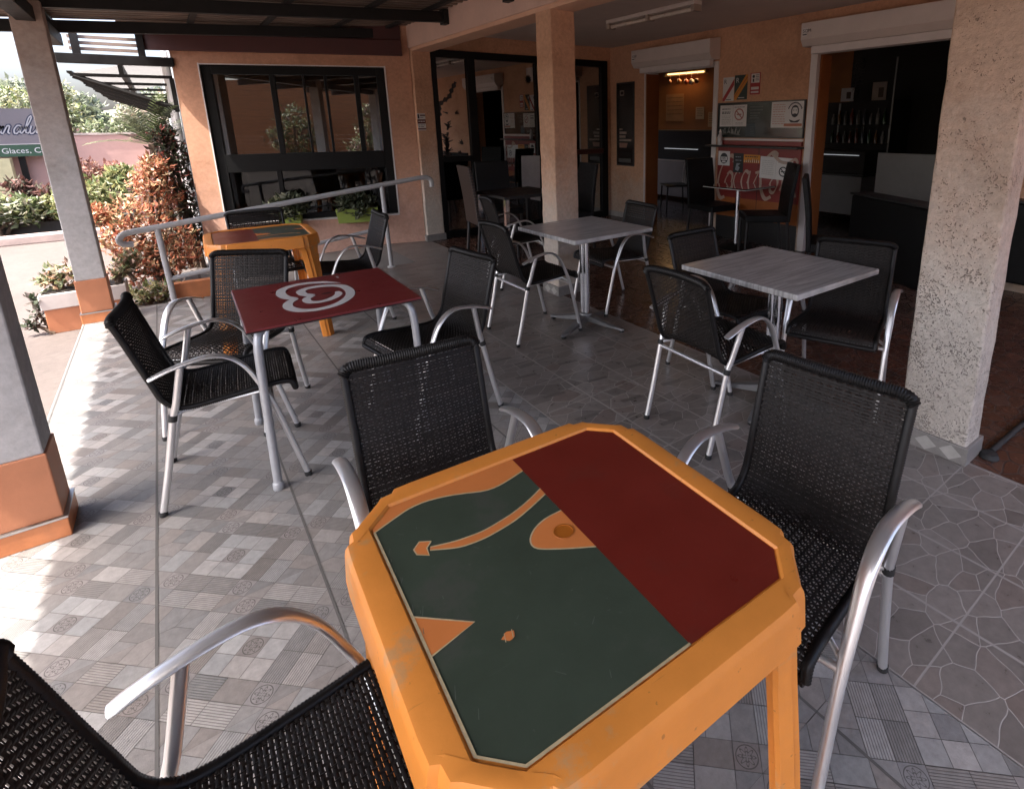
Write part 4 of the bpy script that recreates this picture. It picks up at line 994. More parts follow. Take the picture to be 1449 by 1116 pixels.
    art.build('printed_panel', [art_green, art_red, art_orange, art_cream, M('pale_scratch', (.12, .13, .11), .6)], t)
    g = MB(); g.lathe([(.019, .0), (.0185, .0012), (.0165, .0012), (.0155, -.004)], (.005, .020, z+.0012), 24); g.build('parasol_hole', M('shaded_orange_plastic', (.42, .12, .012), .45), t, 40)  # ring and cup; darker orange stands in for the shade inside the hole
    # legs: folded shells under each corner
    for q in range(4):
        ca, sa = math.cos(q*math.pi/2), math.sin(q*math.pi/2); g = MB(); loops = []
        for zz, w, f, sc in ((.668, .05, .985, 1.), (.648, .01, .987, .90), (.625, .0, .990, .76), (.59, .0, .997, .70), (.53, .0, 1.01, .62), (.35, .0, 1.055, .52), (.0, .0, 1.13, .38)):
            out = [(.332*f, (.180-w)*f)]+[(x*f, y*f) for x, y in CORN[1:-1]]+[((.180-w)*f, .332*f)]
            i_ = f-.035; inn = [((.180-w)*f, .332*i_)]+[(x*i_, y*i_) for x, y in CORN[1:-1][::-1]]+[(.332*i_, (.180-w)*f)]
            sq_ = lambda p: ((p[0]+p[1])/2+(p[0]-p[1])/2*sc, (p[0]+p[1])/2-(p[0]-p[1])/2*sc)
            out = [sq_(p) for p in out]; inn = [sq_(p) for p in inn]
            loops.append([(x*ca-y*sa, x*sa+y*ca, zz) for x, y in out+inn])
        n = len(loops[0]); vs = [p for L in loops for p in L]
        g.add(vs, [(i*n+k, (i+1)*n+k, (i+1)*n+(k+1) % n, i*n+(k+1) % n) for i in range(len(loops)-1) for k in range(n)]+[tuple(range(n)), tuple((len(loops)-1)*n+k for k in reversed(range(n)))])
        g.build('leg', orange_pl, t, 30, 0, 2, True)
    return t
ot = build_orange('near orange plastic table with green and dark red printed top'); ot.location = (.464, .701, .001); ot.rotation_euler = (0, 0, R(-2.3))
dup(ot, (.455, 4.43, .001), R(178), 'far orange plastic table behind the red table, near the handrail')

# red table with the swirling heart
ht = thing('red_table', 'red square metal table with a swirling white heart', 'table', (.487, 2.70, .001), R(-1))
g = MB(); g.box(-.338, .338, -.338, .338, .688, .699, 0); g.build('table_top', red_lam, ht, None, .003)
g = MB(); g.box(-.340, .340, -.340, .340, .684, .6895); g.build('black_edge', black_paint, ht, None, .002)
g = MB(); z = .6996
oc = [(.105, .143), (.028, .215), (-.062, .243), (-.135, .205), (-.158, .125), (-.148, .045), (-.118, -.004), (-.154, -.06), (-.160, -.135), (-.125, -.205), (-.055, -.232), (.027, -.198), (.088, -.11), (.107, -.005), (.090, .085), (.03, .135), (-.04, .140), (-.078, .105), (-.078, .045), (-.048, -.004), (-.080, -.045), (-.074, -.105), (-.028, -.125), (.022, -.1), (.053, -.053), (.056, -.006)]
top = catmull(oc[:7], 60); low = catmull(oc[6:19], 120); mid = catmull(oc[18:20], 8); inr = catmull(oc[19:], 60)
wf = lambda n, a, b, p=.020: [p*(a+(1-a)*min(1, i/(n*.18)))*(b+(1-b)*min(1, (n-1-i)/(n*.15))) for i in range(n)]
g.ribbon(top, wf(60, .12, .9), z); g.ribbon(low, wf(120, .9, .95), z+.0004); g.ribbon(catmull(oc[17:20], 24), .0185, z+.0008); g.ribbon(inr, wf(60, .9, .6, .017), z+.0006)
add_text(g, 'glace', .02, lambda a, b, c: (.112+b*0-(-b), .288-a*1.2, c), 0, 0, z)
g.build('heart_print', white_print, ht)
g = MB(); g.sheet([(.012+.022*math.cos(i*.524), -.004+.012*math.sin(i*.524)) for i in range(12)], z+.0006); g.build('parasol_hole', black_paint, ht)  # flat black disc; the hole's dark inside is painted, not cut
for sx in (-1, 1):
    for sy in (-1, 1):
        P = catmull([(sx*.235, sy*.20, .672), (sx*.262, sy*.235, .674), (sx*.292, sy*.275, .662), (sx*.304, sy*.292, .62), (sx*.309, sy*.302, .52), (sx*.318, sy*.322, .02)], 30)
        g = MB(); g.tube(P, .0165, 12); l_ = g.build('leg', greytube, ht, 50)
        g = MB(); g.lathe([(.019, .0), (.021, .003), (.0205, .03), (.018, .034)], (sx*.3185, sy*.323, -.001), 12); g.build('foot_cap', greytube if sx < 0 else rubber, l_, 40)
for sy in (-1, 1):
    g = MB(); g.tube([(-.25, sy*.215, .674), (.25, sy*.215, .674)], .011, 8); g.build('under_rail', greytube, ht, 50)

# pedestal tables
cast_m = M('dark_cast_metal', (.20, .20, .205), .42, .6, .1, 20)
def build_pedestal(label):
    t = thing('pedestal_table', label, 'table', (0, 0, 0), 0, 'pale wood pedestal tables')
    g = MB(); g.box(-.34, .34, -.34, .34, .704, .732); g.build('table_top', woodgrey, t, None, .006, 3)
    g = MB(); g.box(-.14, .14, -.02, .02, .688, .703); g.box(-.02, .02, -.14, .14, .672, .687); pl = g.build('bracket', dark_steel, t)
    g = MB()
    for q in range(3):
        a = q*2.094+.3; g.tube([(.020*math.cos(a), .020*math.sin(a), .09), (.020*math.cos(a), .020*math.sin(a), .672)], .0195, 14)
    g.build('column', chrome, t, 50)
    g = MB(); g.lathe([(.052, .055), (.056, .075), (.048, .10), (.040, .105)], n=20); g.build('hub', cast_m, t, 40)
    for q in range(4):
        a = q*math.pi/2+R(20); ca, sa = math.cos(a), math.sin(a); g = MB(); loops = []
        for r, w, z0, z1 in ((.03, .034, .045, .095), (.12, .029, .034, .070), (.22, .022, .022, .045), (.30, .018, .016, .032), (.318, .010, .016, .026)):
            loops.append([(r*ca-sgn*w*sa, r*sa+sgn*w*ca, zz) for sgn, zz in ((-1, z0), (1, z0), (1, z1-.006), (.6, z1), (-.6, z1), (-1, z1-.006))])
        vs = [p for L in loops for p in L]
        g.add(vs, [(i*6+k, i*6+(k+1) % 6, (i+1)*6+(k+1) % 6, (i+1)*6+k) for i in range(4) for k in range(6)]+[tuple(range(5, -1, -1)), tuple(24+k for k in range(6))])
        f_ = g.build('foot', cast_m, t, 40)
        g = MB(); g.lathe([(.017, 0), (.018, .004), (.016, .018)], (.295*ca, .295*sa, 0), 12); g.build('rubber_pad', rubber, f_, 40)
    return t
pt = build_pedestal('pale grey wood pedestal table before the middle pillar'); pt.location = (2.275, 3.095, .001); pt.rotation_euler = (0, 0, R(1.5))
dup(pt, (2.36, 1.575, .001), R(-1), 'pale grey wood pedestal table nearer to the big pitted pillar')

# ------------------------------------------------------------------ dark furniture in the shade
def build_highback(label, mat, h=1.0, group='dark high backed chairs'):
    t = thing('high_back_chair', label, 'chair', (0, 0, 0), 0, group)
    g = MB(); g.box(-.215, .215, -.20, .23, .40, .475); g.build('seat', mat, t, None, .014, 3)
    g = MB(); P = catmull([(-.195, .40), (-.205, .55), (-.225, .75), (-.265, h)], 14)
    vs = []
    for y, z in P:
        for x, o in ((-.21, 0), (.21, 0), (.21, -.038), (-.21, -.038)): vs.append((x, y+o, z))
    n = len(P); g.add(vs, [(i*4+k, i*4+(k+1) % 4, i*4+4+(k+1) % 4, i*4+4+k) for i in range(n-1) for k in range(4)]+[(3, 2, 1, 0), tuple((n-1)*4+k for k in range(4))])
    g.build('backrest', mat, t, None, .010, 3, True)
    for sx in (-1, 1):
        for y0, y1 in ((.205, .215), (-.205, -.25)):
            g = MB(); g.tube([(sx*.19, y1, 0), (sx*.19, y0, .40)], .017, 8); g.build('leg', black_paint, t, 50)
    return t
hb = build_highback('black high backed chair on the doorway side of the small glass table', leather); hb.location = (5.22, 4.45, .0); hb.rotation_euler = (0, 0, R(180-8))
dup(hb, (5.06, 3.60, 0), R(48), 'black high backed chair on the right of the small glass table')
dup(hb, (4.30, 2.33, 0), R(-150), 'black high backed chair in the gloom before the wide doorway')
dup(hb, (3.15, 6.0, 0), R(170), 'black high backed chair behind the dark table at the glazed front')
dup(hb, (3.55, 5.15, 0), R(80), 'black high backed chair right of the dark table at the glazed front')
kb = build_highback('brown herringbone woven high backed chair beside the corner pillar', herring, 1.02); kb.location = (2.78, 5.50, 0); kb.rotation_euler = (0, 0, R(-90-8))
t = thing('glass_table', 'small square dark glass table on a steel column before the red counter front', 'table', (5.16, 4.03, 0))
g = MB(); g.box(-.26, .26, -.30, .30, .715, .725); g.build('glass_top', glass_top, t, None, .003)
g = MB(); g.box(-.262, .262, -.302, .302, .706, .714); g.build('rim', M('pale_table_rim', (.45, .43, .41), .4), t)
g = MB(); g.tube([(0, 0, .03), (0, 0, .70)], .026, 14); g.build('column', chrome, t, 50)
g = MB(); g.lathe([(.20, 0), (.205, .008), (.19, .018), (.06, .032), (.03, .05)], n=28); g.build('base', dark_steel, t, 40)
t = thing('dark_table', 'dark square table standing before the glazed partition', 'table', (3.0, 5.30, 0))
g = MB(); g.box(-.35, .35, -.35, .35, .70, .73); g.build('table_top', black_paint, t, None, .004)
for sx in (-1, 1):
    for sy in (-1, 1): g = MB(); g.box(sx*.31-.022, sx*.31+.022, sy*.31-.022, sy*.31+.022, 0, .70); g.build('leg', black_paint if sx > 0 else chrome, t)
t = thing('dark_bench', 'low dark covered bench on castors behind the near pedestal table', 'bench', (4.60, 1.98, 0), R(-27))
g = MB(); g.box(-.09, .09, -.52, .52, .17, .80); g.build('body', leather, t, None, .02, 3)
g = MB(); g.box(-.10, .10, -.53, .53, .803, .82); g.build('top_edge', M('grey_black_trim', (.022, .022, .022), .5), t, None, .004)
for sx in (-1, 1):
    for sy in (-1, 1):
        g = MB(); g.tube([(sx*.06, sy*.46-.012, .035), (sx*.06, sy*.46+.012, .035)], .035, 14); c_ = g.build('castor', M('pale_castor', (.4, .39, .37), .4), t, 40)
        g = MB(); g.box(sx*.06-.012, sx*.06+.012, sy*.46-.012, sy*.46+.012, .06, .17); g.build('castor_stem', dark_steel, c_)
t = thing('cable_hose', 'black hose lying on the floor right of the big pillar', 'hose', (0, 0, 0))
g = MB(); g.tube(catmull([(2.70, .66, .014), (2.85, .655, .014), (3.1, .645, .014), (3.5, .60, .014), (4.1, .5, .014)], 40), .013, 8); tag_ = g.build('hose', rubber, t, 50)
g = MB(); g.lathe([(.036, 0), (.038, .006), (.030, .022), (.012, .026)], (2.66, .655, 0), 16); tag(g.build('floor_plug', rubber, None, 40), 'black rubber plug on the floor at the foot of the big pillar', 'plug')

dup(bpy.data.objects['dark_bench'], (5.22, 1.15, 0), 0, 'low dark bench against the wall, right of the big pitted pillar')
# inside the cafe, seen through the doorways
t = thing('display_counter', 'dark display counter with grey front seen through the left doorway', 'counter', (7.6, 7.1, 0))
g = MB(); g.box(0, .7, -1.1, 1.4, .06, .72); g.build('front_panel', grey_panel, t, None, .004)
g = MB(); g.box(-.03, .7, -1.12, 1.42, .722, .745); g.build('worktop', white_metal, t, None, .004)
g = MB(); g.box(.02, .7, -1.1, 1.4, .746, 1.28); g.build('display_case', in_dark, t)
g = MB(); g.box(0.0, .018, -.22, .62, .946, .953); g.build('light_strip', M_emit('white_light_strip', (.9, .95, 1.), .10), t)
t = thing('display_counter', 'dark display counter seen through the wide doorway on the right', 'counter', (7.6, 4.3, 0))
g = MB(); g.box(0, .6, -.45, .6, .12, .66); g.build('front_panel', grey_panel, t, None, .004)
g = MB(); g.box(-.03, .6, -.48, .62, .662, .685); g.build('worktop', black_paint, t)
g = MB(); g.box(.03, .6, -.45, .6, .686, 1.0); g.build('display_case', in_dark, t)
g = MB(); g.box(.01, .028, -.37, .2, .949, .955); g.build('light_strip', M_emit('cool_light_strip', (.9, .95, 1.), .08), t)
t = thing('counter_screen', 'plain grey screen panel standing inside the wide doorway', 'screen', (6.6, 2.85, 0))
g = MB(); g.box(0, .03, -.38, .33, .50, 1.06); g.build('panel', grey_panel, t, None, .004)
for y in (-.3, .26): g = MB(); g.box(.005, .025, y-.015, y+.015, 0, .50); g.build('leg', dark_steel, t)
t = thing('drinks_fridge', 'dark glazed drinks cabinet at the back of the wide doorway', 'fridge', (8.6, 4.5, 0))
g = MB(); g.box(0, .6, -.5, .52, 0, 1.70); g.build('body', in_dark, t)
em = M('grey_metal_edge', (.22, .21, .20), .4, .5)
for q in ((-.02, .0, -.505, -.485, .95, 2.3), (-.02, 0, .30, .325, 1.1, 1.68)): g = MB(); g.box(*q); g.build('door_edge', em, t)
rnd = random.Random(21); bt = M_attr('bottles', .2, 0, 1, .6)
tints = [(.14, .14, .13), (.03, .07, .03), (.13, .06, .02), (.06, .06, .07), (.13, .03, .02), (.20, .19, .18)]
for zz in (1.08, 1.36):
    for k in range(9):
        o = tag(None or thing('bottle', 'drinks bottle on a shelf of the dark cabinet inside', 'bottle', (8.55, 4.08+k*.10, zz), 0, 'bottles in the drinks cabinet'), 'small drinks bottle in a row inside the dark cabinet', 'bottle', 'bottles in the drinks cabinet')
        g = MB(); hh = rnd.uniform(.16, .24); g.lathe([(.03, 0), (.03, hh*.6), (.012, hh*.8), (.012, hh)], n=10, col=rnd.choice(tints)); g.build('glass', bt, o, 40)
    g = MB(); g.box(8.50, 8.6, 4.0, 5.02, zz-.012, zz-.002); tag(g.build('shelf', dark_steel), 'thin metal shelf under the %s row of bottles inside the wide doorway' % ('lower' if zz < 1.2 else 'upper'), 'shelf')
for lab, y0, y1, z0, z1, mt_ in (('small framed picture on top of the drinks cabinet, left', 4.63, 4.83, 1.71, 1.91, paper), ('plain beige card on top of the drinks cabinet, right', 4.13, 4.34, 1.71, 1.97, M('beige_card', (.42, .34, .29), .6))):
    t = thing('picture', lab, 'picture', (8.62, y0, z0)); g = MB(); g.box(0, .02, 0, y1-y0, 0, z1-z0); g.build('card', mt_, t)
    g = MB(); g.box(-.003, -.001, .04, (y1-y0)*.55, .04, (z1-z0)*.7); g.build('print', M('brown_print', (.10, .07, .05), .6), t)
t = thing('tinsel_garland', 'dark tinsel garland hanging above the drinks cabinet', 'garland', (8.45, 4.5, 1.74))
g = MB(); rnd = random.Random(12)
for k in range(420):
    z = rnd.uniform(0, .56); r = .05+.10*z; a = rnd.uniform(0, 6.28); q = rnd.uniform(.3, 1)*r; p = np.array([q*math.cos(a), q*math.sin(a), z]); v = np.array([rnd.gauss(0, 1), rnd.gauss(0, 1), rnd.gauss(0, 1)]); v /= np.linalg.norm(v); w = np.cross(v, [0, 0, 1.])
    g.add([p-v*.02-w*.003, p+v*.02-w*.003, p+v*.02+w*.003, p-v*.02+w*.003], [(0, 1, 2, 3)], 0 if k % 9 else 1)
g.build('tinsel', [M('dark_tinsel', (.03, .03, .03), .3, .6), M('bright_tinsel', (.6, .58, .55), .2, .9)], t)
t = thing('wall_lamp_tube', 'lit warm tube lamp high inside the left doorway', 'lamp', (9.1, 8.65, 2.43))
g = MB(); g.tube([(0, -.52, 0), (0, .52, .015)], .016, 10); g.build('tube', M_emit('warm_tube', (1., .62, .25), .6), t, 40)
g = MB(); g.box(.02, .07, -.56, .6, -.03, .04); g.lathe([(.05, -.03), (.05, .03)], (.0, .60, 0), 14); g.build('body', M('tan_body', (.3, .2, .1), .5), t)
lp = bpy.data.lights.new('tube_glow', 'AREA'); lp.shape = 'RECTANGLE'; lp.size = 1.0; lp.size_y = .05; lp.energy = 1.0; lp.color = (1., .58, .25)
lo_ = bpy.data.objects.new('tube_glow', lp); COL.objects.link(lo_); lo_.parent = t; lo_.location = (-.03, 0, -.02); lo_.rotation_euler = (R(0), R(40), R(90))
lo_.rotation_euler = Vector((-.8, 0, -.6)).to_track_quat('-Z', 'Y').to_euler()
for k, (y, z, r, c_) in enumerate(((9.0, 2.28, .04, (.3, .12, .05)), (8.72, 2.27, .05, (.35, .15, .05)), (8.52, 2.25, .055, (.4, .08, .04)), (8.37, 2.24, .06, (.6, .56, .5)), (8.22, 2.25, .05, (.3, .12, .05)))):
    g = MB(); g.lathe([(.01, -r), (r*.7, -r*.7), (r, 0), (r*.7, r*.7), (.01, r)], (9.0, y, z), 14); g.tube([(9.0, y, z+r*.9), (9.0, y, 2.58)], .003, 5)
    tag(g.build('hanging_bauble', M('bauble_'+['amber', 'copper', 'red', 'white', 'tan'][k], c_, .4), None, 40), ['amber bauble, leftmost of the hanging row inside', 'copper bauble left of the red one inside', 'red bauble hanging beside the white one inside', 'white bauble hanging under the warm tube lamp', 'tan bauble, rightmost of the hanging row inside'][k], 'bauble', 'baubles inside the left doorway')
for lab, y0, y1, z0, z1, mt_ in (('tall tan menu card on the brown wall inside, left', 8.76, 9.30, 1.45, 2.03, M('tan_menu', (.42, .22, .09), .6)), ('small cream notice in the middle of the brown wall inside', 8.17, 8.40, 1.48, 1.73, M('cream_notice', (.55, .42, .26), .6)), ('ochre notice at the right of the brown wall inside', 7.78, 8.05, 1.32, 1.62, M('ochre_notice', (.5, .30, .12), .6))):
    t = thing('inner_notice', lab, 'notice', (9.19, y0, z0)); g = MB(); g.box(0, .01, 0, y1-y0, 0, z1-z0); g.build('sheet', mt_, t)
    g = MB(); Fq = lambda a, b, c: (-.001-c, (y1-y0)-a, b); lines(g, .03, (y1-y0)-.03, [(z1-z0)*f for f in (.25, .4, .55, .7, .85)], Fq, 0, 0, .012, 5); g.build('print', M('brown_ink', (.12, .06, .03), .6), t)
t = thing('white_chair', 'white framed chair inside the left doorway', 'chair', (6.72, 6.55, 0), R(60))
g = MB(); P = catmull([(-.19, -.18, .42), (-.19, -.20, .66), (-.15, -.21, .76), (0, -.215, .78), (.15, -.21, .76), (.19, -.20, .66), (.19, -.18, .42)], 40); g.tube(P, .014, 8)
g.build('back_frame', white_frame, t, 50)
g = MB()
for x in (-.09, 0, .09): g.tube([(x, -.18, .43), (x, -.21, .77)], .007, 6)
g.build('back_slat', white_frame, t, 50)
g = MB(); g.box(-.21, .21, -.2, .21, .40, .43); g.build('seat', black_paint, t, None, .01)
for sx in (-1, 1):
    for sy in (-1, 1): g = MB(); g.tube([(sx*.19, sy*.18, .40), (sx*.2, sy*.2, 0)], .013, 8); g.build('leg', black_paint, t, 50)

# ------------------------------------------------------------------ ramp handrail, trough, window boxes
hr = thing('handrail', 'light grey tubular handrail sloping down along the ramp', 'handrail', (0, 5.80, 0))
P = catmull([(-.30, 0, .535), (-.365, 0, .545), (-.385, 0, .585), (-.345, 0, .625), (-.27, 0, .638)], 14)
P2 = catmull([(2.10, 0, .903), (2.19, 0, .902), (2.235, 0, .87), (2.24, 0, .80)], 12)
g = MB(); g.tube(np.vstack([P, P2]), .024, 12); g.build('top_rail', rail_m, hr, 50)
for x, h in ((-.125, .645), (1.72, .845)):
    g = MB(); g.tube([(x+.01, 0, 0.), (x-.005, 0, h)], .022, 12); p_ = g.build('post', rail_m, hr, 50)
    g = MB(); g.lathe([(.045, .0), (.045, .006), (.026, .010)], (x+.01, 0, 0), 16); g.build('base_flange', rail_m, p_, 40)
g = MB(); g.tube([(-.125, 0, .205), (1.72, 0, .425)], .019, 12); g.build('lower_rail', rail_m, hr, 50)
g = MB(); g.box(-.11, .34, 5.845, 5.93, -.15, .145); tag(g.build('ramp_curb', terracotta, None, None, .006), 'short terracotta tiled curb at the foot of the handrail', 'curb')

def leaves(mb, n, pf, size, pal, rnd, up=.3, wid=.45):
    for _ in range(n):
        p = np.array(pf()); v = np.array([rnd.gauss(0, 1), rnd.gauss(0, 1), rnd.gauss(up, .8)]); v /= np.linalg.norm(v)+1e-9
        w = np.cross(v, [rnd.gauss(0, .4), rnd.gauss(0, .4), 1.]); w /= np.linalg.norm(w)+1e-9; nn = np.cross(v, w)
        L = size*rnd.uniform(.6, 1.3); W_ = L*wid*rnd.uniform(.7, 1.2); c = rnd.choice(pal); f = rnd.uniform(.6, 1.3); lum = .3*c[0]+.6*c[1]+.1*c[2]; c = tuple(min(.75, (x*.72+lum*.28)*f) for x in c)
        mb.add([p, p+v*L*.5+w*W_*.5+nn*L*.08, p+v*L-nn*L*.1, p+v*L*.5-w*W_*.5+nn*L*.08], [(0, 1, 2, 3)], 0, c)
def clumpf(cs, rnd, shell=.45):
    def f():
        c, r = rnd.choice(cs); v = np.array([rnd.gauss(0, 1), rnd.gauss(0, 1), rnd.gauss(0, 1)]); v /= np.linalg.norm(v); q = r*(shell+(1-shell)*rnd.random())
        return (c[0]+v[0]*q, c[1]+v[1]*q, c[2]+v[2]*q*.9)
    return f
def bush(name, label, cat, loc, cs, n, size, pal, seed, stem_h=.5, group=None, wid=.45, stems=5):
    rnd = random.Random(seed); t = thing(name, label, cat, loc, 0, group)
    g = MB(); leaves(g, n, clumpf(cs, rnd), size, pal, rnd, .3, wid); g.build('crown' if 'tree' in name else 'foliage', leaf_m, t)
    g = MB()
    for k in range(stems):
        c, r = cs[k % len(cs)]; x, y = rnd.uniform(-.08, .08), rnd.uniform(-.08, .08)
        g.tube(catmull([(x, y, 0), (x+(c[0]-x)*.4, y+(c[1]-y)*.4, c[2]*.5), tuple(c)], 8), [.022*(1+stem_h)-.0022*i for i in range(8)], 6)
    g.build('trunk' if 'tree' in name else 'stem', bark, t, 50)
    return t
GR = [(0.097, 0.145, 0.029), (0.155, 0.203, 0.048), (0.068, 0.107, 0.024), (0.232, 0.261, 0.077)]
YG = [(0.29, 0.29, 0.058), (0.213, 0.261, 0.058), (0.367, 0.348, 0.116), (0.116, 0.174, 0.039)]
CR = [(0.391, 0.115, 0.034), (0.46, 0.172, 0.057), (0.276, 0.069, 0.023), (0.483, 0.276, 0.115), (0.149, 0.127, 0.046), (0.529, 0.345, 0.207), (0.345, 0.138, 0.057)]
DK = [(.035, .05, .02), (.05, .07, .03), (.06, .045, .03), (.09, .05, .04)]
CR = [(min(.6, x*1.45), y*1.12, z*.85) for x, y, z in CR]
RD = [(.20, .07, .05), (.28, .12, .09), (.14, .06, .05), (.10, .09, .05)]
PALE = [(0.261, 0.29, 0.145), (0.319, 0.338, 0.193), (0.174, 0.213, 0.097), (0.387, 0.367, 0.241)]

tr = thing('flower_trough', 'white and terracotta flower trough beside the grey post', 'planter', (-.69, 6.13, -.15))
g = MB(); g.box(-.27, .27, -.13, .13, .20, .325); g.build('upper_rim', M('white_trough_paint', (.55, .52, .50), .6, 0, .1, 6), tr, None, .006)
g = MB(); g.box(-.255, .255, -.12, .12, 0, .20); g.build('base', orange_base, tr, None, .004)
g = MB(); g.box(-.25, .25, -.11, .11, .327, .333); g.build('soil', soil, tr)
FL = [(.45, .22, .08), (.5, .42, .25), (.20, .22, .06), (.12, .15, .04), (.5, .3, .2)]
rnd = random.Random(31)
for lab, x, cs in (('bushy orange flowered plant in the trough left of the post', -.80, [((0, 0, .12), .13), ((-.09, 0, .08), .09), ((.10, 0, .10), .10)]), ('small orange plant in the trough right of the post', -.42, [((0, 0, .10), .10), ((.05, .02, .18), .07)])):
    bush('flowering_plant', lab, 'plant', (x, 6.13, .18), cs, 380, .055, FL, int(x*100)+300, .0, 'plants in the trough', .6, 3)
bush('trailing_plant', 'dark trailing plant hanging over the left end of the trough', 'plant', (-1.00, 6.08, -.15), [((0, 0, .17), .06), ((-.03, -.04, .09), .05), ((.02, -.02, .29), .05)], 110, .06, DK, 41, 0, None, .6, 2)

for lab, tt, mt_, sd in (('lime green window box in the middle of the big window', .70, lime, 51), ('lime green window box behind the far orange table', 1.42, lime, 52)):
    p = FW(tt, -.10, .40); t = thing('window_box', lab, 'planter', p, an, 'lime green window boxes')
    hw = .24 if sd == 51 else .12
    g = MB(); g.prism([(-hw*.9, -.06), (hw*.9, -.06), (hw*.9, .06), (-hw*.9, .06)], -.08, .09); 
    g.v = [(x*(1.08 if z > 0 else 1), y*(1.2 if z > 0 else 1), z) for x, y, z in g.v]
    g.build('box', mt_, t, None, .006); g = MB(); g.box(-hw*.9, hw*.9, -.055, .055, .091, .095); g.build('soil', soil, t)
    g = MB(); g.box(-.06, .06, .07, .09, -.1, .0); g.build('hook', dark_steel, t)
    ob = bush('leafy_plant', 'dark leafy plant spilling from the lime window box %s' % ('in mid window' if sd == 51 else 'behind the far orange table'), 'plant', (p[0], p[1], p[2]+.09), [((-.12, .03, .06), .10), ((.1, .0, .07), .11), ((0, -.09, -.02), .09), ((-.02, 0, .12), .1)], 420, .085, [(.05, .07, .025), (.08, .10, .04), (.035, .05, .02), (.16, .17, .08)], sd, 0, 'plants in the window boxes', .5, 4)

# croton bush, palm and garden
bush('croton_bush', 'tall orange and red leaved croton bush at the corner of the window wall', 'bush', (-.20, 7.55, -.15), [((.05, 0, 1.05), .20), ((.10, .1, .85), .24), ((-.12, -.1, .75), .24), ((-.12, -.2, .5), .26), ((.12, -.2, .5), .24), ((-.30, -.1, .48), .2), ((.12, .1, 1.2), .14), ((0, -.3, .28), .25), ((-.25, -.35, .2), .2), ((-.42, 0, .75), .12), ((.2, -.35, .3), .2)], 3600, .068, CR, 61, .4, None, .45, 11)
bush('dark_shrub', 'dark green shrub with red flowers against the grey side wall', 'bush', (.10, 7.85, -.15), [((0, 0, 1.0), .22), ((.0, 0, 1.3), .20), ((.05, .05, .7), .22), ((-.05, -.05, 1.5), .12), ((.03, 0, .4), .22)], 1900, .075, DK+DK+[(.3, .05, .03), (.10, .12, .05)], 62, .4)
bush('leafy_plant', 'low yellow green plant with orange leaves on the ground by the ramp', 'plant', (-.28, 6.5, -.15), [((0, 0, .10), .12), ((.13, .05, .12), .10), ((-.12, 0, .08), .09)], 420, .06, FL+YG, 63, 0, None, .5, 3)
t = thing('palm', 'dark feathery palm rising above the croton bush', 'palm', (-.06, 7.95, -.15))
rnd = random.Random(64); g = MB()
for k in range(20):
    a = rnd.uniform(0, 6.28); el = rnd.uniform(.35, 1.35); L = rnd.uniform(.5, .85); pts = []
    for i in range(9):
        q = i/8; r = L*q; pts.append(np.array([math.cos(a)*r*math.cos(el), math.sin(a)*r*math.cos(el), 1.42+r*math.sin(el)-.32*q*q*L]))
    for i in range(1, 9):
        for sd_ in (-1, 1):
            for hlf in (0, .5):
                p = pts[i]*(1-hlf)+pts[i-1]*hlf; d_ = pts[i]-pts[i-1]; d_ = d_/np.linalg.norm(d_); s_ = np.cross(d_, [0, 0, 1]); s_ /= np.linalg.norm(s_)+1e-9
                e = p+(s_*sd_*.8+d_*.6+np.array([0, 0, -.15]))*.17*(1-.5*i/8); w_ = d_*.009
                c_ = rnd.choice([(.035, .045, .02), (.05, .06, .03), (.09, .10, .05)]) if k > 3 else rnd.choice([(.20, .25, .12), (.14, .18, .08)])
                g.add([p-w_, p+w_, e+w_*.3, e-w_*.3], [(0, 1, 2, 3)], 0, c_)
g.build('fronds', leaf_m, t)
g = MB(); g.tube([(0, 0, 0), (.01, 0, .7), (0, 0, 1.43)], [.07, .055, .045], 10); g.build('trunk', bark, t, 50)
bush('yellow_bush', 'yellow green bush before the pink garden wall, left of the croton', 'bush', (-1.05, 11.9, -.15), [((0, 0, .55), .35), ((-.3, .1, .45), .28), ((.3, 0, .6), .3), ((.1, -.1, .25), .28), ((.45, .1, .85), .18)], 1800, .12, YG, 65, .4)
bush('red_bush', 'thin coral red shrub behind the yellow green bush', 'bush', (-.75, 12.8, -.15), [((0, 0, .85), .25), ((-.35, 0, .9), .25), ((.4, 0, .7), .3), ((.6, 0, .95), .2)], 1000, .10, [(.42, .16, .10), (.48, .24, .14), (.34, .12, .08)], 66, .4)
bush('variegated_bush', 'pale green variegated bush at the far left by the sign', 'bush', (-2.15, 11.9, -.15), [((0, 0, .45), .3), ((.35, 0, .40), .25), ((-.4, 0, .5), .3)], 1200, .13, PALE+GR, 67, .4)
bush('dark_red_bush', 'dusky red bush between the sign and the grey post', 'bush', (-1.65, 12.3, -.15), [((0, 0, .5), .3), ((.15, 0, .25), .25), ((-.2, 0, .7), .2)], 800, .12, RD, 68, .4)
g = MB(); g.box(-8, -.55, 12.0, 12.08, -.15, .06); g.box(-8, -.55, 12.08, 13.4, -.15, .02); tag(g.build('flower_bed_edge', M('dark_bed_edge', (.05, .045, .042), .9, 0, .3, 6, .3, 40)), 'low dark flower bed edging before the pink garden wall', 'bed edge')
gw = thing('garden_wall', 'dusty pink rendered garden wall across the drive', 'wall', (-4.5, 13.65, -.15))
g = MB(); g.box(-6, 8.6, 0, .16, 0, 1.50); g.build('wall', pink_wall, gw)
g = MB(); g.box(-6, 8.6, -.02, .18, 1.50, 1.535); g.build('coping', M('pale_coping', (.55, .46, .42), .8), gw)
t = thing('garden_sign', 'mauve signboard with navy script above a green band', 'sign', (-2.9, 13.45, 0)); F = lambda a, b, c: (a, -c, b)
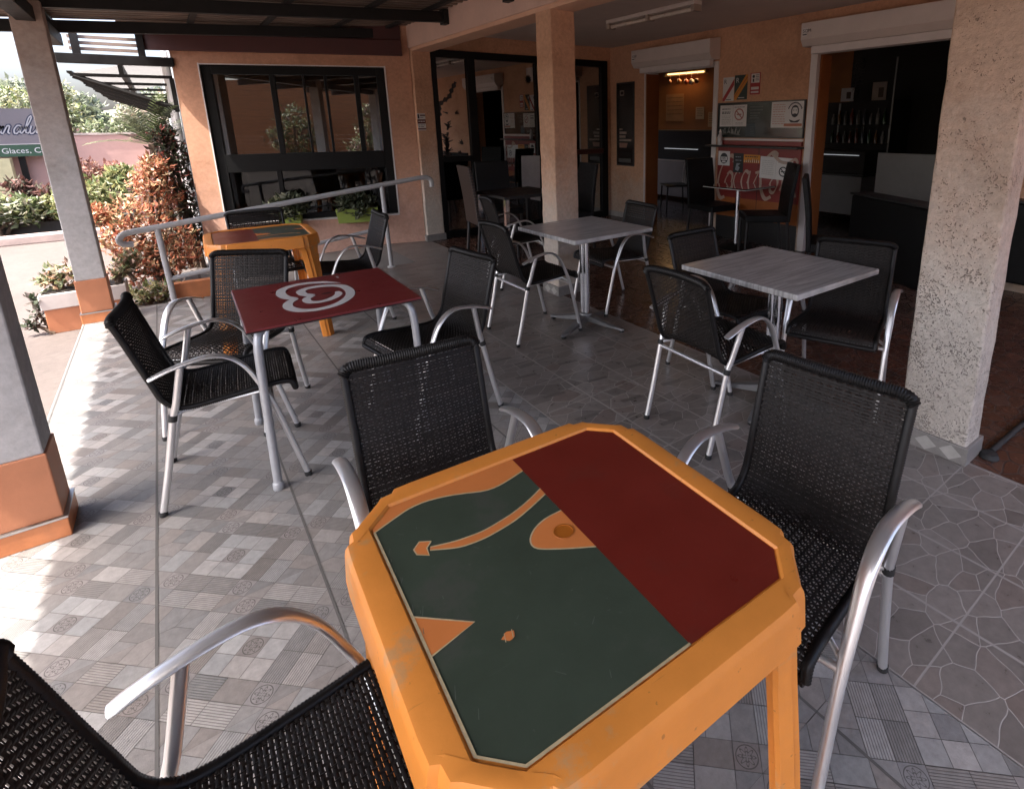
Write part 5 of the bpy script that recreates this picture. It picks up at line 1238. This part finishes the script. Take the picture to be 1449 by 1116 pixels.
g = MB(); g.box(-1.6, 1.35, 1.225, 1.80, 0, .04, F=F); g.build('board', sign_m, t)
g = MB(); g.box(-1.6, 1.35, 1.02, 1.215, 0, .045, F=F); g.build('green_band', sign_green, t)
g = MB(); g.box(-1.6, 1.35, 1.216, 1.226, 0, .05, F=F); g.build('white_edge', white_frame, t)
g = MB(); add_text(g, 'Glaces, Ca', .125, F, .80, 1.075, .047, 0, 0, .98); g.build('band_lettering', sign_white, t)
for nm, mt_, off, w_ in (('script_outline', sign_ink, .042, .034), ('script_lettering', M('grey_script', (.42, .41, .43), .6), .046, .013)):
    g = MB()
    def st(p, k=[0]): g.ribbon(catmull([(.78+(x-.70)*.68+(y-1.4)*.30, y+.02) for x, y in p], 22), w_, off+.0003*k[0], F, 0, 0, (1.0, .6)); k[0] += 1
    x = .70
    st([(x, 1.50), (x-.005, 1.40), (x+.04, 1.37), (x+.10, 1.44), (x+.115, 1.51), (x+.105, 1.40), (x+.15, 1.38)])
    st([(x+.15, 1.38), (x+.20, 1.50), (x+.24, 1.49), (x+.23, 1.40), (x+.27, 1.38)])
    st([(x+.44, 1.49), (x+.38, 1.51), (x+.33, 1.44), (x+.36, 1.37), (x+.42, 1.41), (x+.45, 1.50), (x+.44, 1.40), (x+.48, 1.38)])
    st([(x+.48, 1.38), (x+.57, 1.54), (x+.60, 1.66), (x+.55, 1.62), (x+.53, 1.45), (x+.56, 1.375), (x+.61, 1.40)])
    st([(x+.62, 1.50), (x+.615, 1.40), (x+.66, 1.37), (x+.72, 1.44), (x+.735, 1.51), (x+.725, 1.40), (x+.77, 1.38)])
    g.build(nm, mt_, t)
for x in (-1.2, 1.0): g = MB(); g.box(x-.04, x+.04, .05, .12, -.15, 1.80); g.build('sign_post', dark_steel, t)
g = MB(); g.box(-2.32, -2.0, 13.2, 13.42, -.15, 1.0); tag(g.build('gate_pillar', M('pale_yellow_paint', (.55, .50, .30), .7)), 'pale yellow square pillar below the signboard', 'pillar')

fn = thing('reflected_fence', 'brown horizontal slat fence added behind the camera for the window reflection', 'fence', (-10, -8.5, -.15))  # unseen backdrop, added so the window panes mirror brown slats
g = MB()
for k in range(22): g.box(0, 16, 0, .03, .05+k*.15, .05+k*.15+.147)
g.build('slat_panel', M('brown_fence_timber', (.17, .065, .026), .7, 0, .25, 3, .1, 20, .3, (.3, 1, 8)), fn)
for k in range(9):
    g = MB(); g.box(k*2, k*2+.1, -.1, -.01, 0, 3.4); g.build('fence_post', dark_steel, fn)
bush('reflected_bush', 'loose dark green bush added behind the camera for the window reflection', 'bush', (-6.2, -7.4, -.15), [((0, 0, 1.9), .6), ((.5, 0, 1.3), .5), ((-.5, .1, 1.2), .5), ((.1, 0, .6), .5)], 1300, .16, DK+GR, 95, .6)  # unseen bushes, added to break up the reflection in the window
bush('reflected_bush', 'loose reddish green bush added behind the camera for the window reflection', 'bush', (-3.3, -7.0, -.15), [((0, 0, 1.5), .5), ((.4, 0, 1.0), .45), ((-.4, .1, .8), .5), ((.2, 0, 2.1), .35)], 1200, .15, RD+GR, 96, .6)
# hill and trees beyond the garden wall
mt, nt, b_ = nodes('hillside'); tc = N(nt, 'ShaderNodeTexCoord'); n1 = N(nt, 'ShaderNodeTexNoise', Scale=.35, Detail=10., Roughness=.75); nt.links.new(tc.outputs['Object'], n1.inputs['Vector'])
nt.links.new(ramp(nt, n1.outputs[0], [(.3, (.10, .13, .07)), (.5, (.18, .20, .12)), (.7, (.30, .29, .21))]), b_.inputs['Base Color']); b_.inputs['Roughness'].default_value = .95
g = MB(); rnd = random.Random(71); nx, ny = 60, 30; vs = []
for j in range(ny):
    for i in range(nx):
        x, y = -90+i*2.6, 24+j*3.2; h = 5.2*(1-math.exp(-(y-24)/38))*(1+.25*math.sin(x*.09)+.15*math.sin(x*.23+1)); vs.append((x, y, -.4+h+rnd.uniform(-.15, .15)))
g.add(vs, [(j*nx+i, j*nx+i+1, (j+1)*nx+i+1, (j+1)*nx+i) for j in range(ny-1) for i in range(nx-1)]); struct(g.build('hills', mt, None, 80))
def tree(label, loc, h, r, pal, seed, n=2600, size=.16):
    rnd = random.Random(seed); cs = []
    for k in range(11):
        a = rnd.uniform(0, 6.28); q = r*rnd.uniform(.1, .75); cs.append(((q*math.cos(a), q*math.sin(a), h-r*.8+rnd.uniform(-.55, .55)*r), r*rnd.uniform(.3, .5)))
    return bush('garden_tree', label, 'tree', loc, cs, n, size, pal, seed, 1.2, 'trees beyond the garden wall', .5, 8)
tree('rounded pale green tree just right of the grey post, beyond the garden wall', (-1.75, 18.5, -.15), 2.7, .95, PALE+YG, 81, 3600, .13)
tree('pale tree with reddish tips beyond the wall, above the palm', (.0, 19.5, -.15), 2.45, 1.0, PALE+[(.42, .28, .2), (.5, .45, .36)], 82, 3600, .13)
tree('low grey green tree beyond the wall between the two pale trees', (-.9, 17.2, -.15), 2.0, .75, GR+PALE, 83, 2600, .12)
tree('light yellow green tree above the signboard', (-3.9, 19., -.15), 2.5, 1.1, YG+PALE, 84, 3200, .14)
tree('grey green tree behind the signboard, further left', (-5.8, 20., -.15), 2.7, 1.2, GR+PALE, 85, 2600, .15)
tree('dark leaved low tree beyond the wall, left of the side wall', (-1.6, 16.4, -.15), 1.85, .6, GR+RD, 86, 2200, .11)
for k, (x, y, h, r) in enumerate(((-8, 34, 2.9, 1.5), (-5, 38, 3.1, 1.6), (-2.5, 33, 2.6, 1.3), (.5, 37, 2.9, 1.5), (-10, 42, 3.4, 1.8))):
    tree(['broad hazy tree on the hillside, far left', 'broad hazy tree on the hillside above the signboard', 'hazy tree on the hillside behind the grey post', 'hazy tree on the hillside above the pale tree', 'hazy tree highest on the hillside, far left'][k], (x, y, .6), h, r, [(.20, .24, .15), (.26, .29, .19), (.15, .19, .12)], 90+k, 1500, .3)
# neighbour canopy with an arched front, far left
t = thing('neighbour_canopy', 'dark grey canopy with an arched front edge at the far left', 'canopy', (-2.2, 12.6, 0))
g = MB(); arch = [(-3.0, 2.30)]+[(-3.0+i*.15, 2.42+.26*math.sqrt(max(0, 1-((i*.15-1.35)/1.6)**2))-.30*max(0, (i*.15-2.3)/1.0)) for i in range(23)]
g.prism([(-3, 3.2)]+[(-3+i*.15, 2.46-.30*max(0., (i*.15-2.2)/1.1)**2) for i in range(22)]+[(.15, 3.2)], 0, 1.2, F=lambda a, b, c: (a, c, b)); g.build('canopy_roof', M('dark_grey_canopy', (.05, .052, .06), .6, 0, .2, 2), t)
g = MB(); g.box(-2.9, -2.8, .5, .6, -.15, 2.5); g.build('support', dark_steel, t)
print('objects', len(bpy.data.objects), 'tris', sum(len(o.data.polygons) for o in bpy.data.objects if o.type == 'MESH'))
